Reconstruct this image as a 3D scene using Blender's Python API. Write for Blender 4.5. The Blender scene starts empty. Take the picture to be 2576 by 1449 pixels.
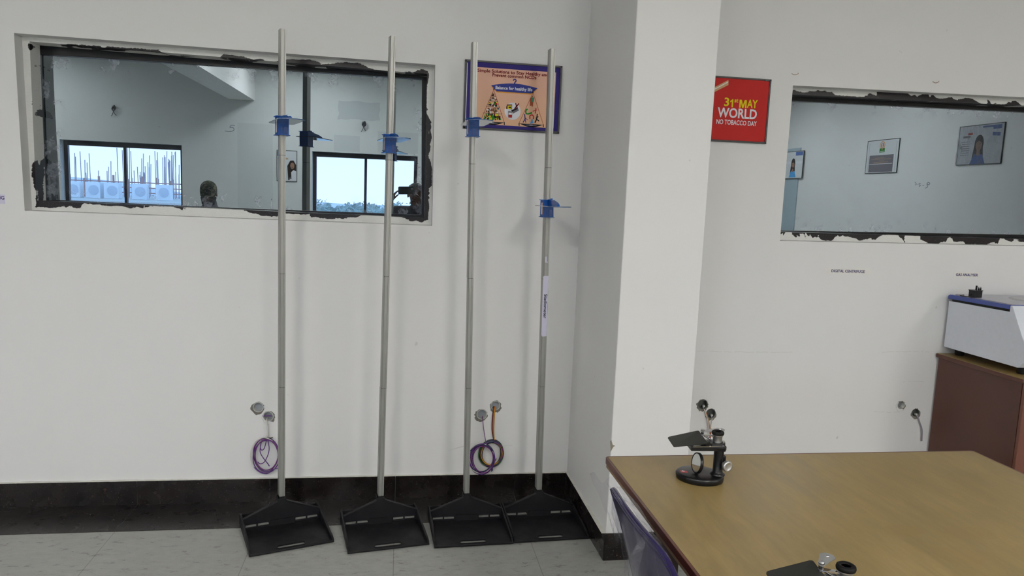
import bpy, bmesh, math, random
from mathutils import Vector, Matrix
from mathutils.geometry import tessellate_polygon

S = bpy.context.scene
COL = S.collection
R = math.radians
random.seed(7)

# ---------------------------------------------------------------- camera
cam_data = bpy.data.cameras.new('camera')
cam = bpy.data.objects.new('camera', cam_data)
COL.objects.link(cam)
cam_data.sensor_width = 36.0
cam_data.lens = 1839.69 * 36.0 / 2576.0
cam_data.clip_start = 0.02
cam_data.clip_end = 400
_f = Vector((0.15372085, 0.97993731, -0.12685726))
_r = Vector((0.98791067, -0.14981098, 0.03986448))
_u = Vector((-0.02006008, 0.13145165, 0.9911196))
_m = Matrix((_r, _u, -_f)).transposed().to_4x4()
_m.translation = Vector((0, -3.353, 1.45))
cam.matrix_world = _m
S.camera = cam

# ---------------------------------------------------------------- colour management
S.view_settings.view_transform = 'Standard'
S.view_settings.look = 'None'
S.view_settings.gamma = 1.0
S.view_settings.exposure = 0.0
S.cycles.use_denoising = True
S.cycles.max_bounces = 10
S.cycles.diffuse_bounces = 6
S.cycles.glossy_bounces = 5
S.cycles.transparent_max_bounces = 12
S.cycles.sample_clamp_indirect = 6.0
S.cycles.caustics_refractive = False

# ---------------------------------------------------------------- world: hazy daylight sky
W = bpy.data.worlds.new('world')
S.world = W
W.use_nodes = True
nt = W.node_tree
nt.nodes.clear()
wo = nt.nodes.new('ShaderNodeOutputWorld')
wb = nt.nodes.new('ShaderNodeBackground')
wt = nt.nodes.new('ShaderNodeTexCoord')
ws = nt.nodes.new('ShaderNodeSeparateXYZ')
wr = nt.nodes.new('ShaderNodeValToRGB')
nt.links.new(wt.outputs['Generated'], ws.inputs[0])
nt.links.new(ws.outputs['Z'], wr.inputs[0])
wr.color_ramp.elements[0].position = 0.0
wr.color_ramp.elements[0].color = (0.58, 0.68, 0.94, 1)
wr.color_ramp.elements[1].position = 0.35
wr.color_ramp.elements[1].color = (0.42, 0.66, 1.0, 1)
nt.links.new(wr.outputs[0], wb.inputs[0])
wb.inputs[1].default_value = 6.8
nt.links.new(wb.outputs[0], wo.inputs[0])


def portal(name, x0, x1, z0, z1, y):
    d = bpy.data.lights.new(name, 'AREA')
    d.shape = 'RECTANGLE'
    d.size = x1 - x0
    d.size_y = z1 - z0
    d.cycles.is_portal = True
    o = bpy.data.objects.new(name, d)
    COL.objects.link(o)
    o.location = ((x0 + x1) / 2, y, (z0 + z1) / 2)
    o.rotation_euler = (R(90), 0, R(180))      # looks towards +y, into the room
    return o


LB = -8.37                                     # room face of the wall with the outside windows
OUT_WINDOWS = [(-5.06, -3.33, 0.95, 2.0), (-1.385, 0.27, 0.95, 2.0)]
for k, (a, b, c, d) in enumerate(OUT_WINDOWS):
    portal('daylight_portal', a, b, c, d, LB - 0.02)

# invented ceiling panels that brighten the room; the fittings are built further down
FILL_PANELS = [(x, y) for y in (-7.3, -5.0) for x in (-5.6, -1.4, 1.6, 5.0)]


# ================================================================ helpers
class MB:
    """collects shapes and links them as one mesh object"""

    def __init__(self, M=None):
        self.v = []
        self.f = []
        self.sm = []
        self.M = M or Matrix.Identity(4)

    def add(self, vs, fs, M=None, smooth=False):
        T = self.M @ M if M else self.M
        n = len(self.v)
        self.v += [tuple(T @ Vector(p)) for p in vs]
        self.f += [tuple(n + i for i in f) for f in fs]
        self.sm += [smooth] * len(fs)
        return self

    def box(self, x0, x1, y0, y1, z0, z1, M=None):
        vs = [(x, y, z) for z in (z0, z1) for y in (y0, y1) for x in (x0, x1)]
        fs = [(0, 2, 3, 1), (4, 5, 7, 6), (0, 1, 5, 4), (2, 6, 7, 3), (0, 4, 6, 2), (1, 3, 7, 5)]
        return self.add(vs, fs, M)

    def plate(self, outer, holes, t0, t1, axes='xy', M=None):
        """2-D outline with holes extruded from t0 to t1 along the third axis"""
        loops = [list(outer)] + [list(h) for h in holes]
        flat = [p for l in loops for p in l]
        tris = tessellate_polygon([[Vector((p[0], p[1], 0)) for p in l] for l in loops])

        def P(p, t):
            if axes == 'xy':
                return (p[0], p[1], t)
            if axes == 'xz':
                return (p[0], t, p[1])
            return (t, p[0], p[1])
        n = len(flat)
        vs = [P(p, t0) for p in flat] + [P(p, t1) for p in flat]
        fs = []
        for a, b, c in tris:
            fs.append((a, b, c))
            fs.append((n + c, n + b, n + a))
        k = 0
        for l in loops:
            m = len(l)
            for i in range(m):
                j = (i + 1) % m
                fs.append((k + i, k + j, n + k + j, n + k + i))
            k += m
        return self.add(vs, fs, M)

    def lathe(self, prof, seg=32, M=None, cap=True, smooth=True, sx=1.0, sy=1.0):
        vs, fs = [], []
        for r, z in prof:
            for i in range(seg):
                a = 2 * math.pi * i / seg
                vs.append((r * math.cos(a) * sx, r * math.sin(a) * sy, z))
        for k in range(len(prof) - 1):
            for i in range(seg):
                j = (i + 1) % seg
                fs.append((k * seg + i, k * seg + j, (k + 1) * seg + j, (k + 1) * seg + i))
        self.add(vs, fs, M, smooth)
        if cap:
            self.add(vs[:seg], [tuple(reversed(range(seg)))], M)
            self.add(vs[-seg:], [tuple(range(seg))], M)
        return self

    def cyl(self, p0, p1, r, r2=None, seg=20, cap=True, smooth=True):
        p0, p1 = Vector(p0), Vector(p1)
        d = p1 - p0
        q = d.to_track_quat('Z', 'Y').to_matrix().to_4x4()
        q.translation = p0
        return self.lathe([(r, 0), (r if r2 is None else r2, d.length)], seg, q, cap, smooth)

    def tube(self, pts, r, seg=8, closed=False, cap=True):
        pts = [Vector(p) for p in pts]
        n = len(pts)
        vs, fs = [], []
        up = Vector((0.13, 0.97, 0.2)).normalized()
        for i, p in enumerate(pts):
            if closed:
                t = pts[(i + 1) % n] - pts[i - 1]
            else:
                t = pts[min(i + 1, n - 1)] - pts[max(i - 1, 0)]
            t.normalize()
            a = t.cross(up)
            if a.length < 1e-4:
                a = t.cross(Vector((1, 0, 0)))
            a.normalize()
            b = a.cross(t)
            rr = r[i] if isinstance(r, (list, tuple)) else r
            for k in range(seg):
                c = 2 * math.pi * k / seg
                vs.append(tuple(p + a * math.cos(c) * rr + b * math.sin(c) * rr))
        m = n if closed else n - 1
        for i in range(m):
            j = (i + 1) % n
            for k in range(seg):
                l = (k + 1) % seg
                fs.append((i * seg + k, j * seg + k, j * seg + l, i * seg + l))
        self.add(vs, fs, None, True)
        if not closed and cap:
            self.add(vs[:seg], [tuple(reversed(range(seg)))])
            self.add(vs[-seg:], [tuple(range(seg))])
        return self

    def sphere(self, c, r, seg=20, rings=12, sc=(1, 1, 1)):
        M = Matrix.Translation(c) @ Matrix.Diagonal((sc[0], sc[1], sc[2], 1))
        prof = []
        for k in range(rings + 1):
            a = -math.pi / 2 + math.pi * k / rings
            prof.append((max(r * math.cos(a), 1e-5), r * math.sin(a)))
        return self.lathe(prof, seg, M, True)

    def build(self, name, mat, parent=None, bevel=0.0, segs=2, angle=35, **props):
        me = bpy.data.meshes.new(name)
        me.from_pydata(self.v, [], self.f)
        me.polygons.foreach_set('use_smooth', self.sm)
        me.validate()
        bm = bmesh.new()
        bm.from_mesh(me)
        bmesh.ops.recalc_face_normals(bm, faces=bm.faces)
        if bevel:
            bmesh.ops.remove_doubles(bm, verts=bm.verts, dist=1e-6)
        bm.to_mesh(me)
        bm.free()
        me.materials.append(mat)
        o = bpy.data.objects.new(name, me)
        COL.objects.link(o)
        if parent is not None:
            o.parent = parent
        if bevel:
            b = o.modifiers.new('bevel', 'BEVEL')
            b.width = bevel
            b.segments = segs
            b.limit_method = 'ANGLE'
            b.angle_limit = R(angle)
            b.harden_normals = False
        for k, v in props.items():
            o[k] = v
        return o


def rect(x0, x1, z0, z1):
    return [(x0, z0), (x1, z0), (x1, z1), (x0, z1)]


def circle(cx, cy, r, n=24, jit=0.0, seed=0, sy=1.0):
    rn = random.Random(seed)
    return [(cx + r * (1 + rn.uniform(-jit, jit)) * math.cos(2 * math.pi * i / n),
             cy + sy * r * (1 + rn.uniform(-jit, jit)) * math.sin(2 * math.pi * i / n)) for i in range(n)]


def stadium(cx, cy, w, h, n=8):
    r = h / 2
    p = []
    for i in range(n + 1):
        a = -math.pi / 2 + math.pi * i / n
        p.append((cx + w / 2 - r + r * math.cos(a), cy + r * math.sin(a)))
    for i in range(n + 1):
        a = math.pi / 2 + math.pi * i / n
        p.append((cx - w / 2 + r + r * math.cos(a), cy + r * math.sin(a)))
    return p


def round_rect(x0, x1, y0, y1, r, n=5):
    p = []
    for cx, cy, a0 in ((x1 - r, y0 + r, -90), (x1 - r, y1 - r, 0), (x0 + r, y1 - r, 90), (x0 + r, y0 + r, 180)):
        for i in range(n + 1):
            a = R(a0 + 90 * i / n)
            p.append((cx + r * math.cos(a), cy + r * math.sin(a)))
    return p


def thing(name, label, cat, loc=(0, 0, 0), rot=(0, 0, 0), group=None):
    o = bpy.data.objects.new(name, None)
    COL.objects.link(o)
    o.empty_display_size = 0.1
    o.location = loc
    o.rotation_euler = rot
    o['label'] = label
    o['category'] = cat
    if group:
        o['group'] = group
    return o


def tag(o, label, cat, group=None):
    o['label'] = label
    o['category'] = cat
    if group:
        o['group'] = group
    return o


def struct(o):
    o['kind'] = 'structure'
    return o


def lettering(s, size, mat, parent, M, width=None, bold=0.0, name='lettering', align='CENTER', depth=0.0004, shear=0.0):
    """text as flat letters; M maps letter space (x right, y up, z out) into the parent's space"""
    cu = bpy.data.curves.new('letters', 'FONT')
    cu.body = s
    cu.size = size
    cu.align_x = align
    cu.align_y = 'CENTER'
    cu.offset = bold
    cu.extrude = depth
    cu.shear = shear
    cu.resolution_u = 3
    t = bpy.data.objects.new('letters', cu)
    COL.objects.link(t)
    dg = bpy.context.evaluated_depsgraph_get()
    dg.update()
    me = bpy.data.meshes.new_from_object(t.evaluated_get(dg))
    xs = [v.co.x for v in me.vertices]
    k = 1.0
    if width:
        k = width / (max(xs) - min(xs))
    me.transform(M @ Matrix.Diagonal((k, 1, 1, 1)))
    bpy.data.objects.remove(t, do_unlink=True)
    bpy.data.curves.remove(cu)
    me.materials.clear()
    me.materials.append(mat)
    me.name = name
    o = bpy.data.objects.new(name, me)
    COL.objects.link(o)
    o.parent = parent
    return o


def wall_M(x, z, y):
    """letter space on a wall that faces -y"""
    return Matrix(((1, 0, 0, x), (0, 0, -1, y), (0, 1, 0, z), (0, 0, 0, 1)))


# ================================================================ materials
class NT:
    def __init__(self, name):
        self.m = bpy.data.materials.new(name)
        self.m.use_nodes = True
        self.t = self.m.node_tree
        self.t.nodes.clear()
        self.out = self.t.nodes.new('ShaderNodeOutputMaterial')

    def n(self, typ, **kw):
        x = self.t.nodes.new('ShaderNode' + typ)
        for k, v in kw.items():
            setattr(x, k, v)
        return x

    def l(self, a, b):
        self.t.links.new(a, b)

    def val(self, sock, v):
        if hasattr(v, 'node'):
            self.l(v, sock)
        elif v is not None:
            if isinstance(v, (tuple, list)) and len(v) == 3 and sock.type == 'RGBA':
                v = (*v, 1)
            sock.default_value = v

    def math(self, op, a, b=None, c=None, clamp=False):
        x = self.n('Math', operation=op, use_clamp=clamp)
        self.val(x.inputs[0], a)
        if b is not None:
            self.val(x.inputs[1], b)
        if c is not None:
            self.val(x.inputs[2], c)
        return x.outputs[0]

    def mix(self, fac, a, b):
        x = self.n('Mix', data_type='RGBA')
        self.val(x.inputs[0], fac)
        self.val(x.inputs[6], a)
        self.val(x.inputs[7], b)
        return x.outputs[2]

    def coord(self, kind='Object', scale=(1, 1, 1), rot=(0, 0, 0)):
        c = self.n('TexCoord')
        m = self.n('Mapping')
        m.inputs['Scale'].default_value = scale
        m.inputs['Rotation'].default_value = rot
        self.l(c.outputs[kind], m.inputs[0])
        return m.outputs[0]

    def noise(self, vec, scale, detail=4, rough=0.55, dist=0.0):
        x = self.n('TexNoise')
        x.inputs['Scale'].default_value = scale
        x.inputs['Detail'].default_value = detail
        x.inputs['Roughness'].default_value = rough
        x.inputs['Distortion'].default_value = dist
        if vec is not None:
            self.l(vec, x.inputs['Vector'])
        return x.outputs[0]

    def ramp(self, fac, stops):
        x = self.n('ValToRGB')
        e = x.color_ramp.elements
        while len(e) < len(stops):
            e.new(0.5)
        for i, (p, c) in enumerate(stops):
            e[i].position = p
            e[i].color = (c, c, c, 1) if isinstance(c, (int, float)) else (*c, 1)
        self.l(fac, x.inputs[0])
        return x.outputs[0]

    def bsdf(self, color, rough=0.5, metal=0.0, spec=0.5, trans=0.0, bump=None, bump_s=0.1, dist=0.01, coat=0.0, alpha=None):
        b = self.n('BsdfPrincipled')
        self.val(b.inputs['Base Color'], color)
        self.val(b.inputs['Roughness'], rough)
        self.val(b.inputs['Metallic'], metal)
        b.inputs['Specular IOR Level'].default_value = spec
        b.inputs['Transmission Weight'].default_value = trans
        b.inputs['Coat Weight'].default_value = coat
        b.inputs['Coat Roughness'].default_value = 0.1
        if alpha is not None:
            self.val(b.inputs['Alpha'], alpha)
        if bump is not None:
            bp = self.n('Bump')
            bp.inputs['Strength'].default_value = bump_s
            bp.inputs['Distance'].default_value = dist
            self.l(bump, bp.inputs['Height'])
            self.l(bp.outputs[0], b.inputs['Normal'])
        return b

    def done(self, sh):
        self.l(sh.outputs[0] if hasattr(sh, 'outputs') else sh, self.out.inputs[0])
        return self.m


def plain(name, color, rough=0.5, metal=0.0, spec=0.5, coat=0.0, var=0.06, scale=30.0):
    t = NT(name)
    nz = t.noise(t.coord(), scale, 3)
    c = t.mix(nz, tuple(v * (1 - var) for v in color), tuple(min(1, v * (1 + var)) for v in color))
    return t.done(t.bsdf(c, rough, metal, spec, coat=coat))


def make_wall(name='wall_paint', base=(0.72, 0.715, 0.712), opp=False):
    t = NT(name)
    co = t.coord()
    big = t.noise(co, 1.1, 4, 0.6)
    sm = t.noise(co, 90, 3)
    c = t.mix(t.ramp(big, [(0.3, 0.0), (0.7, 1.0)]), tuple(v * 0.965 for v in base), base)
    # faint grime specks
    sp = t.noise(co, 17, 2, 0.5)
    c = t.mix(t.ramp(sp, [(0.76, 0.0), (0.79, 0.55)]), c, (0.45, 0.43, 0.40))
    if opp:
        # old filler patches and a painted-over doorway on the wall of the outside windows
        tc = t.n('TexCoord')
        s = t.n('SeparateXYZ')
        t.l(tc.outputs['Object'], s.inputs[0])
        wob = t.math('MULTIPLY', t.math('SUBTRACT', t.noise(co, 6, 3), 0.5), 0.10)
        for x0, x1, z0, z1, k, w in ((-2.51, -1.98, 0.1, 2.38, 0.10, 0.03), (-1.05, -0.65, 2.02, 2.27, 0.16, 0.02), (-0.37, 0.27, 2.03, 2.36, 0.14, 0.02), (-0.99, -0.35, 2.52, 2.80, 0.22, 1.0)):
            xx = t.math('ADD', s.outputs['X'], t.math('MULTIPLY', wob, w))
            zz = t.math('ADD', s.outputs['Z'], t.math('MULTIPLY', wob, w))
            a = t.math('MULTIPLY', t.math('GREATER_THAN', xx, x0), t.math('LESS_THAN', xx, x1))
            b = t.math('MULTIPLY', t.math('GREATER_THAN', zz, z0), t.math('LESS_THAN', zz, z1))
            m = t.math('MULTIPLY', t.math('MULTIPLY', a, b), k * 2.2)
            c = t.mix(m, c, (0.36, 0.41, 0.43))
    return t.done(t.bsdf(c, 0.62, spec=0.25, bump=sm, bump_s=0.05, dist=0.003))


M_wall = make_wall()
M_wall_opp = make_wall('wall_paint_window_side', (0.68, 0.70, 0.69), True)
M_ceiling = plain('ceiling_paint', (0.78, 0.78, 0.77), 0.8)


def make_granite(name='black_granite', rough=0.16, bright=1.0):
    t = NT(name)
    co = t.coord()
    base = t.ramp(t.noise(co, 9, 5, 0.7), [(0.35, (0.007 * bright, 0.006 * bright, 0.006 * bright)), (0.65, (0.014 * bright, 0.010 * bright, 0.009 * bright))])
    fl = t.noise(t.coord(scale=(1, 1, 1.6)), 110, 3, 0.6)
    c = t.mix(t.ramp(fl, [(0.64, 0.0), (0.70, 0.55)]), base, (0.20 * bright, 0.18 * bright, 0.16 * bright))
    fl2 = t.noise(co, 34, 4, 0.7)
    c = t.mix(t.ramp(fl2, [(0.66, 0.0), (0.74, 0.4)]), c, (0.09, 0.045, 0.035))
    # settled dust and dried paint drips
    ds = t.noise(co, 5.0, 6, 0.75)
    c = t.mix(t.ramp(ds, [(0.72, 0.0), (0.80, 0.12)]), c, (0.30, 0.28, 0.25))
    return t.done(t.bsdf(c, t.ramp(t.noise(co, 14, 4), [(0.3, rough), (0.75, rough + 0.22)]), spec=0.42))


M_granite = make_granite()
M_granite_floor = make_granite('black_granite_border', 0.22, 0.9)


def make_floor():
    t = NT('floor_tile')
    co = t.coord()
    s = t.n('SeparateXYZ')
    t.l(t.n('TexCoord').outputs['Object'], s.inputs[0])

    def joint(sock, off, pitch):
        a = t.math('DIVIDE', t.math('SUBTRACT', sock, off), pitch)
        fr = t.math('ABSOLUTE', t.math('SUBTRACT', t.math('FRACT', t.math('ADD', a, 0.5)), 0.5))
        return t.math('LESS_THAN', fr, 0.0024)
    j = t.math('MAXIMUM', joint(s.outputs['X'], 0.003, 0.571), joint(s.outputs['Y'], -0.272, 0.571))
    st = t.coord(scale=(1.0, 2.2, 1), rot=(0, 0, R(25)))
    n1 = t.noise(st, 16, 7, 0.75, 0.3)
    c = t.ramp(n1, [(0.32, (0.275, 0.28, 0.26)), (0.50, (0.325, 0.328, 0.31)), (0.72, (0.38, 0.38, 0.36))])
    n2 = t.noise(t.coord(scale=(1, 2.6, 1), rot=(0, 0, R(20))), 95, 3, 0.65, 0.6)
    c = t.mix(t.ramp(n2, [(0.58, 0.0), (0.72, 0.38)]), c, (0.17, 0.18, 0.15))
    c = t.mix(t.ramp(t.noise(co, 2.2, 4, 0.7), [(0.48, 0.0), (0.75, 0.30)]), c, (0.20, 0.20, 0.18))
    c = t.mix(t.math('MULTIPLY', j, 0.75), c, (0.12, 0.12, 0.11))
    return t.done(t.bsdf(c, t.ramp(n1, [(0.3, 0.24), (0.7, 0.38)]), spec=0.4))


M_floor = make_floor()


def make_mirror_glass(cx, cz, hx, hz, name, fac=0.62, tint=(0.35, 0.405, 0.445), haze=(0.02, 0.025, 0.028)):
    """reflective coated glass with thumb marks and dried paint near its edges"""
    t = NT(name)
    co = t.coord()
    s = t.n('SeparateXYZ')
    t.l(t.n('TexCoord').outputs['Object'], s.inputs[0])
    dx = t.math('SUBTRACT', hx, t.math('ABSOLUTE', t.math('SUBTRACT', s.outputs['X'], cx)))
    dz = t.math('SUBTRACT', hz, t.math('ABSOLUTE', t.math('SUBTRACT', s.outputs['Z'], cz)))
    d = t.math('MINIMUM', dx, dz)
    edge = t.math('SUBTRACT', 1.0, t.math('DIVIDE', d, 0.085), clamp=True)
    edge = t.math('POWER', edge, 0.8)
    blob = t.noise(t.coord(scale=(1, 1, 0.8)), 22, 3, 0.45)
    sm = t.math('MULTIPLY', t.ramp(blob, [(0.53, 0.0), (0.60, 1.0)]), edge)
    fine = t.noise(co, 70, 3, 0.6, 1.2)
    sm = t.math('MULTIPLY', sm, t.ramp(fine, [(0.35, 0.25), (0.6, 1.0)]))
    cloud = t.math('MULTIPLY', t.ramp(t.noise(co, 3.2, 5, 0.6, 0.4), [(0.5, 0.0), (0.8, 1.0)]), 0.05)
    f = t.math('ADD', t.math('MULTIPLY', sm, 0.22), cloud, clamp=True)
    g = t.n('BsdfGlossy')
    g.inputs['Color'].default_value = (*tint, 1)
    g.inputs['Roughness'].default_value = 0.0
    h = t.n('BsdfDiffuse')
    h.inputs['Color'].default_value = (*haze, 1)
    mx = t.n('MixShader')
    mx.inputs[0].default_value = 1 - fac
    t.l(g.outputs[0], mx.inputs[1])
    t.l(h.outputs[0], mx.inputs[2])
    w = t.n('BsdfDiffuse')
    w.inputs['Color'].default_value = (0.60, 0.66, 0.78, 1)
    m2 = t.n('MixShader')
    t.l(f, m2.inputs[0])
    t.l(mx.outputs[0], m2.inputs[1])
    t.l(w.outputs[0], m2.inputs[2])
    return t.done(m2)


def make_smeared(cx, cz, hx, hz, name, reach=0.036, nsc=5.5):
    """granite surround smeared with wall paint along its outer edge"""
    t = NT(name)
    co = t.coord()
    s = t.n('SeparateXYZ')
    t.l(t.n('TexCoord').outputs['Object'], s.inputs[0])
    dx = t.math('SUBTRACT', hx, t.math('ABSOLUTE', t.math('SUBTRACT', s.outputs['X'], cx)))
    dz = t.math('SUBTRACT', hz, t.math('ABSOLUTE', t.math('SUBTRACT', s.outputs['Z'], cz)))
    d = t.math('MINIMUM', dx, dz)
    n1 = t.noise(co, nsc, 3, 0.5, 0.5)
    lim = t.math('MULTIPLY', t.ramp(n1, [(0.40, 0.12), (0.60, 1.0)]), reach)
    n2 = t.noise(t.coord(scale=(1, 1, 3.0)), 60, 3, 0.6, 1.0)
    lim = t.math('ADD', lim, t.math('MULTIPLY', t.math('SUBTRACT', n2, 0.5), 0.012))
    m = t.math('LESS_THAN', d, lim)
    # stray drips
    dr = t.noise(t.coord(scale=(6.0, 1, 0.7)), 16, 2, 0.4)
    m = t.math('MAXIMUM', m, t.math('MULTIPLY', t.ramp(dr, [(0.71, 0.0), (0.73, 1.0)]), t.math('LESS_THAN', d, 0.05)))
    gr = t.ramp(t.noise(co, 160, 2, 0.6), [(0.60, (0.010, 0.007, 0.008)), (0.74, (0.075, 0.065, 0.065))])
    c = t.mix(m, gr, t.mix(n2, (0.60, 0.60, 0.58), (0.74, 0.74, 0.71)))
    return t.done(t.bsdf(c, t.math('ADD', 0.32, t.math('MULTIPLY', m, 0.3)), spec=0.25))


M_frame = plain('black_aluminium', (0.004, 0.004, 0.005), 0.3, spec=0.25)
M_dark_frame = plain('dark_brown_aluminium', (0.025, 0.020, 0.024), 0.35)
M_clear = None


def make_clear(name, tint=(1, 1, 1), gloss=0.06):
    t = NT(name)
    a = t.n('BsdfTransparent')
    a.inputs[0].default_value = (*tint, 1)
    g = t.n('BsdfGlossy')
    g.inputs['Roughness'].default_value = 0.01
    lw = t.n('LayerWeight')
    lw.inputs[0].default_value = 0.25
    mx = t.n('MixShader')
    t.l(t.math('MULTIPLY', lw.outputs['Fresnel'], gloss * 6, clamp=True), mx.inputs[0])
    t.l(a.outputs[0], mx.inputs[1])
    t.l(g.outputs[0], mx.inputs[2])
    return t.done(mx)


M_clear = make_clear('clear_window_glass', (0.97, 0.985, 1.0), 0.05)
M_white = plain('white_paint', (0.76, 0.76, 0.74), 0.5)
M_black_pl = None


def emis(name, color, strength):
    t = NT(name)
    e = t.n('Emission')
    e.inputs[0].default_value = (*color, 1)
    e.inputs[1].default_value = strength
    return t.done(e)


M_fill = emis('fill_diffuser', (1.0, 0.97, 0.92), 82.0)  # glow of the added fill panels

# ================================================================ the room
XL, XR, ZC = -7.0, 6.5, 3.3
W1o = [(-1.5536, 1.3009), (0.1467, 1.2939), (0.1423, 2.0051), (-1.5642, 2.0196)]
W2o = [(1.8475, 1.2765), (3.5500, 1.2930), (3.5500, 2.0440), (1.8459, 2.0200)]
CONDUITS = [(-0.616, 0.448, 0.0235), (-0.5726, 0.4047, 0.0235), (0.405, 0.4075, 0.025), (0.4683, 0.450, 0.023),
            (1.5114, 0.4512, 0.025), (1.557, 0.404, 0.024), (2.6035, 0.442, 0.021), (2.6912, 0.4008, 0.021)]
w = MB()
w.plate(rect(XL, XR, 0, ZC), [W1o, W2o] + [circle(x, z, r + 0.001, 20) for x, z, r in CONDUITS], 0.0, 0.2, 'xz')
struct(w.build('wall_front', M_wall))

w = MB()
w.plate(rect(XL, XR, 0, ZC), [rect(a, b, c, d) for a, b, c, d in OUT_WINDOWS], LB - 0.2, LB, 'xz')
struct(w.build('wall_back', M_wall_opp))
struct(MB().box(XL - 0.15, XL, LB - 0.2, 0.2, 0, ZC).build('wall_left', M_wall))
struct(MB().box(XR, XR + 0.15, LB - 0.2, 0.2, 0, ZC).build('wall_right', M_wall))
struct(MB().box(XL - 0.15, XR + 0.15, LB - 0.2, 0.2, ZC, ZC + 0.15).build('ceiling', M_ceiling))
struct(MB().box(XL - 0.15, XR + 0.15, LB - 0.2, 0.2, -0.12, 0.0).build('floor', M_floor))
# beam under the ceiling, from the window wall to this wall
struct(MB().box(-2.63, -2.25, LB, 0.0, 2.73, ZC).build('ceiling_beam', M_ceiling))
# boxed column that stands out from the wall
struct(MB().plate([(0.834, 0.0), (0.8465, -0.653), (1.1712, -0.653), (1.1712, 0.0)], [], 0.0, ZC, 'xy')
       .build('wall_column', M_wall, bevel=0.004))

# granite skirting: one run per wall, joints kept as fine gaps
SK = 0.1125
joints = [-7.0 + (i * 0.5705 + 0.018) for i in range(0, 15)]
xs = [-1.138 - 0.571 * k for k in range(10, -1, -1)] + [-0.5655, 0.0053, 0.5755, 0.826]
b = MB()
for a, c in zip(xs[:-1], xs[1:]):
    b.box(a + 0.0009, c - 0.0009, -0.009, 0.0, 0.0, SK - 0.001)
struct(b.build('baseboard_front', M_granite))
b = MB()
Mside = Matrix(((0.834 - 0.8465, 0, 0, 0), (0, 1, 0, 0), (0, 0, 1, 0), (0, 0, 0, 1)))
b.plate([(0.8250, -0.010), (0.8375, -0.662), (0.8465, -0.653), (0.834, 0.0)], [], 0.0, SK)
struct(b.build('baseboard_column_side', M_granite))
b = MB()
b.box(0.839, 1.1712, -0.662, -0.653, 0, SK)
struct(b.build('baseboard_column_front', M_granite))
b = MB()
b.box(1.1712, 1.180, -0.662, -0.009, 0, SK)
b.box(1.180, 6.49, -0.009, 0.0, 0, SK)
struct(b.build('baseboard_front_right', M_granite))
b = MB()
b.box(XL, XL + 0.009, LB, 0.0, 0, SK)
struct(b.build('baseboard_left', M_granite))
b = MB()
b.box(XL, XR, LB, LB + 0.009, 0, SK)
struct(b.build('baseboard_back', M_granite))
b = MB()
b.box(XR - 0.009, XR, LB, 0.0, 0, SK)
struct(b.build('baseboard_right', M_granite))
# grout and plaster line on the skirting's top edge
b = MB()
for i, (a, c) in enumerate(zip(xs[:-1], xs[1:])):
    n = 12
    for k in range(n):
        u0, u1 = a + (c - a) * k / n, a + (c - a) * (k + 1) / n
        b.box(u0, u1, -0.0092, 0.0, SK - 0.001, SK + 0.001 + 0.003 * random.random())
b.box(0.828, 0.846, -0.653, 0.0, SK, SK + 0.002)
struct(b.build('trim_1', plain('old_plaster', (0.62, 0.61, 0.56), 0.8, var=0.2)))
# border of black granite let into the floor
b = MB()
for a, c in zip(xs[:-1], xs[1:]):
    b.box(a + 0.001, c - 0.001, -0.272, -0.0095, -0.001, 0.0015)
struct(b.build('floor_border', M_granite_floor))


# ---- the two recessed mirror-glass windows
def recessed_window(nm, outer, ring_in, frame_in, glass):
    root = struct(bpy.data.objects.new(nm, None))
    COL.objects.link(root)
    root.empty_display_size = 0.1
    cx = (outer[0][0] + outer[1][0]) / 2
    cz = (outer[0][1] + outer[2][1]) / 2
    hx = (outer[1][0] - outer[0][0]) / 2
    hz = (outer[2][1] - outer[0][1]) / 2
    root.location = (cx, 0, cz)
    L = Matrix.Translation((-cx, 0, -cz))
    sm = make_smeared(0, 0, hx, hz, 'paint_smeared_granite', *((0.046, 7.6) if cx > 1 else (0.036, 5.5)))
    mg = make_mirror_glass(0, 0, hx - 0.03, hz - 0.04, 'mirror_glass')
    e = 0.0004
    ins = [(outer[0][0] + e, outer[0][1] + e), (outer[1][0] - e, outer[1][1] + e), (outer[2][0] - e, outer[2][1] - e), (outer[3][0] + e, outer[3][1] - e)]
    MB(L).plate(ins, [ring_in], 0.0626, 0.15, 'xz').build('stone_surround', sm, root, kind='structure')
    MB(L).plate(ins, [frame_in], 0.150, 0.172, 'xz').build('window_frame', M_frame, root, kind='structure')
    MB(L).plate(ins, [], 0.176, 0.198, 'xz').build('backing_panel', M_frame, root, kind='structure')
    MB(L).box(glass[0], glass[1], 0.165, 0.1755, glass[2], glass[3]).build('glass_pane', mg, root, kind='structure')
    return root


recessed_window('window_1', W1o,
                [(-1.535, 1.343), (0.112, 1.325), (0.110, 1.973), (-1.535, 2.001)],
                [(-1.5384, 1.338), (0.1015, 1.3370), (0.0890, 1.9621), (-1.5384, 1.9640)],
                (-1.545, 0.105, 1.33, 1.97))
recessed_window('window_2', W2o,
                [(1.875, 1.3174), (3.52, 1.326), (3.52, 2.014), (1.875, 1.9874)],
                [(1.885, 1.3205), (3.51, 1.3460), (3.51, 1.993), (1.885, 1.9695)],
                (1.88, 3.515, 1.31, 2.0))

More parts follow.
